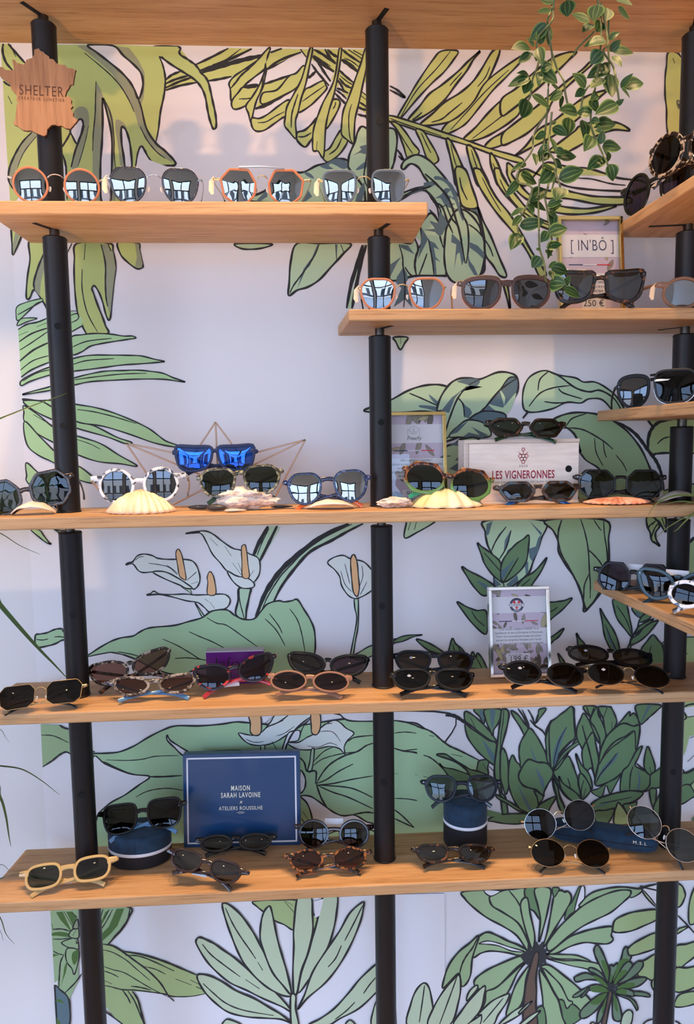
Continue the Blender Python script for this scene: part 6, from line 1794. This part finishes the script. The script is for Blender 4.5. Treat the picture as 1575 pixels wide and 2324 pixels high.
STEMS = ['560,-60 600,60 560,200 590,400 600,520 570,760 560,980 540,1180 525,1340 520,1560', '630,-60 610,100 600,190 470,350 480,560 430,700 410,850 385,900', '600,470 650,620 705,720 720,830 745,950',
 '560,1000 440,1200 425,1340 330,1480 300,1560 290,1620', '1000,-60 1035,150 1040,350 1030,460 985,800 960,900 950,1120 1020,1300 1090,1450 1110,1500', '1040,30 1085,250 1100,400 1060,460 1150,600 1180,760 1200,900', '980,280 940,320 830,430 790,500', '1040,460 1000,700 920,780 880,860 860,970', '600,1000 580,1200 570,1340 640,1480 600,1700', '1110,150 1105,400 1115,640']
STEMS2 = ['560,-10 570,150 540,260 560,380 580,520 555,650', '490,100 480,300 485,560 490,720 530,850 540,960 550,1020', '300,30 295,130 420,180 380,340 300,480 300,580', '430,180 380,330 330,420 300,500', '560,400 600,640 590,700', '620,20 680,200 640,290 560,380']
def st(sline, ox, oy, dy=0):
    pts = []
    for i, p in enumerate(sline.split()): a, b = map(float, p.split(',')); pts.append(tuple(WY(ox+a/3.9375, oy+b/3.9375, YV+dy+.006*math.sin(i*2.1))-vine.location))
    m = MB(); m.tube(cr(pts, False, 5), .0014, n=6); m.build('stem', M_stem, vine)
for i, s_ in enumerate(STEMS): st(s_, 1100, 0, -.004*(i % 3))
for i, s_ in enumerate(STEMS2): st(s_, 1100, 380, -.004*(i % 3))
LV = """555,210 400,370 90|590,85 470,110 50|630,0 480,-20 70|580,230 570,420 50|405,435 235,440 100|410,470 300,565 60|430,420 375,330 50|455,545 400,480 60|490,400 520,200 70|480,420 520,590 70|500,620 600,580 80|500,630 650,745 110|490,640 480,780 50|410,705 205,775 100|410,715 350,840 80|400,690 285,655 50|420,850 590,975 100|385,890 330,1060 110|595,755 690,825 60|700,840 575,890 100|690,850 675,975 50|735,0 740,150 105
940,190 775,125 110|960,215 875,290 70|1010,40 970,190 110|1090,70 1080,190 100|1190,60 1295,175 70|1180,0 1320,50 70|1040,190 1000,290 90|1090,370 885,420 100|1110,350 1210,290 50|1120,460 1215,355 60|1150,470 1330,475 100|1140,500 1225,600 50|1050,460 945,575 105|1060,560 1110,680 70|1110,620 910,700 120|1060,700 945,790 80|1120,660 1140,870 105|900,785 780,655 115|895,795 805,865 60|1215,785 1325,655 55|1240,785 1420,745 110|1220,790 1300,880 55|1000,830 940,900 60|930,900 1010,1005 100|1190,930 985,1025 110|1170,940 1245,885 40|830,1010 660,985 120|950,1010 820,1010 90|750,1050 740,1215 95|870,1070 890,1265 90|605,1140 740,1215 70|950,1070 1030,1090 50|990,1120 1170,1110 100|980,1130 1040,1190 45|1030,1290 1060,1160 55|960,1220 885,1355 100|1050,1310 1220,1325 95|1060,1320 1090,1400 60|1100,1450 1100,1355 70|1070,1410 915,1520 105|1115,1465 1145,1620 90|590,1110 640,1080 40|550,1200 445,1240 70|540,1250 530,1320 40|590,1230 630,1370 50
580,1310 470,1370 60|560,1360 490,1450 90|640,1400 820,1400 95|620,1420 690,1510 50|620,1340 720,1370 50|440,1370 460,1480 45|370,1460 235,1530 45|660,1600 885,1520 110|320,1560 465,1640 120|600,1530 490,1640 100|600,1540 620,1650 50|520,1480 640,1520 50"""
LV2 = """300,120 180,265 60|530,190 390,310 95|400,320 430,440 45|400,310 550,390 80|690,180 640,300 110|560,340 700,300 60|590,390 690,330 70|580,380 640,450 60|600,400 610,545 75|350,370 225,440 50|330,430 245,520 50|310,520 535,490 85|570,590 740,545 100|310,590 230,740 95|560,570 500,670 70|550,710 690,690 80|600,660 565,820 60|540,740 605,790 40|500,800 420,895 90|570,890 640,840 45|590,890 740,940 85|590,920 610,1005 45|580,1040 730,1040 110|720,1050 770,970 50|700,1080 850,1160 65|500,730 460,735 30"""
rd = random.Random(4)
for txt, oy in ((LV, 0), (LV2, 380)):
    for it in txt.replace('\n', '|').split('|'):
        a, b, wd = it.split(); a = tuple(map(float, a.split(','))); b = tuple(map(float, b.split(',')))
        dy = rd.uniform(-.028, .018); tl = rd.uniform(-.012, .016)
        p0 = WY(1100+a[0]/3.9375, oy+a[1]/3.9375, YV+dy*.5); p1 = WY(1100+b[0]/3.9375, oy+b[1]/3.9375, YV+dy*.5-tl)
        w_ = float(wd)/3.9375*PX(p0)[2]/F_PX
        nn = Vector((rd.uniform(-.5, .5), -1, rd.uniform(-.1, .7))).normalized()
        blade_leaf(vine, 'leaf', M_leafm, p0, p1, w_*1.4, rd.uniform(-.06, .12), nn)
# basket of the vine stands on the topmost shelf, above the picture
M_pot = mat('terracotta_pot', (.35, .14, .07, 1), .7)
mb = MB(); zt = SH['T'][0]+.0005-vine.location.z; mb.lathe([(.03, zt), (.045, zt+.002), (.055, zt+.09), (.058, zt+.095), (.05, zt+.095), (.048, zt+.08), (0, zt+.08)], 28, (0, .12, 0)); mb.build('pot', M_pot, vine)
for dx in (-.02, .02):
    mb = MB(); mb.tube(cr([(dx, .12, zt+.08), (dx, .06, zt+.12), (dx*1.5, .02, zt+.06), (dx*2.0, 0, .0)], False, 5), .0012, n=6); mb.build('stem', M_stem, vine)
# ------------------------------------------------------------------ strap-leaved plant at left
M_blade = mat('dark_green_strap_leaf', (.05, .10, .025, 1), .4); M_grass = mat('olive_grass_blade', (.16, .19, .05, 1), .45)
def strap(par, m_, pts, wd, y0, y1, start=None):
    """long tapering blade through photo points; y runs from y0 to y1"""
    n = len(pts); P = [WY(a, b, y0+(y1-y0)*i/max(1, n-1)) for i, (a, b) in enumerate(pts)]
    if start is not None: P = [start+(P[0]-start)*(k/4)+(P[0]-P[1]).normalized()*.0*k for k in range(4)]+P
    P = [Vector(p) for p in cr([tuple(p) for p in P], False, 7)]; o = par.location; N_ = len(P)
    vs = []; fs = []
    for i, p in enumerate(P):
        t = (P[min(i+1, N_-1)]-P[max(0, i-1)]).normalized(); s_ = t.cross(Vector((.1, -1, .25))).normalized(); u = i/(N_-1); r = wd/2*(1-u**1.6)**.8*(.55+.45*min(1, u*4))+.00018
        up = s_.cross(t)
        for v in (-1, 0, 1): vs.append(p+s_*(r*v)+up*(-.35*r*(1-abs(v)))-o)
    for i in range(N_-1):
        for j in range(2): fs.append((i*3+j, i*3+j+1, (i+1)*3+j+1, (i+1)*3+j))
    m = MB(); m.add(vs, fs); m.build('strap_leaf', m_, par)
cr0 = Vector((-.86, -.42, 1.12))
sp = thing('strap_leaf_plant', 'tall plant reaching in from the left with thin dark green strap leaves', 'plant', (cr0.x, cr0.y, 0))
mb = MB(); mb.lathe([(.09, 0), (.11, .005), (.13, .24), (.12, .24), (.11, .2), (0, .2)], 32); mb.build('pot', M_pot, sp)
mb = MB(); mb.tube([(0, 0, .19), (.005, 0, .6), (0, 0, 1.13)], .014, n=10); mb.build('trunk', mat('plant_trunk', (.16, .11, .07, 1), .8), sp)
for pts, wd in (([(-60, 975), (0, 950), (90, 915), (153, 892)], .004), ([(-60, 1190), (0, 1210), (45, 1238), (90, 1258)], .0016), ([(-40, 1320), (0, 1372), (50, 1430), (88, 1472), (125, 1510), (153, 1540)], .0085),
                ([(-40, 1640), (0, 1655), (12, 1672), (21, 1685)], .002), ([(-40, 1733), (0, 1738), (50, 1746), (95, 1772), (135, 1804)], .0032), ([(-30, 1770), (0, 1808), (13, 1850), (20, 1895), (25, 1922)], .006),
                ([(-60, 1975), (0, 1962), (20, 1975), (34, 1990)], .002), ([(-50, 1998), (0, 1994), (26, 1986), (56, 1981)], .007), ([(-30, 2050), (0, 2082), (14, 2120), (34, 2143)], .003), ([(-30, 2070), (0, 2112), (7, 2136)], .002)):
    strap(sp, M_blade, pts, wd, -.36, -.26, cr0)
# grass-like air plant at the right end of the shell shelf
q = WY(1668, 1150, -.16)
ap = thing('air_plant', 'wiry olive air plant arching over the right end of the shell shelf', 'plant', (q.x, -.155, SH[3][0])); c1 = Vector((q.x, -.155, SH[3][0]+.02))
mb = MB(); mb.lathe([(0, 0), (.011, .001), (.015, .008), (.012, .016), (.004, .022), (0, .023)], 16); mb.build('bulb', M_grass, ap)
for pts, wd in (([(1620, 1128), (1575, 1124), (1530, 1125), (1490, 1143), (1470, 1172)], .005), ([(1620, 1150), (1575, 1141), (1540, 1138), (1504, 1146)], .0035),                 ([(1615, 1135), (1580, 1160), (1550, 1188), (1537, 1202), (1528, 1206)], .0035), ([(1620, 1160), (1575, 1165), (1520, 1194), (1489, 1220)], .003), ([(1610, 1140), (1570, 1140), (1530, 1154)], .0016)):
    strap(ap, M_grass, pts, wd*1.3, -.178, -.186, c1)
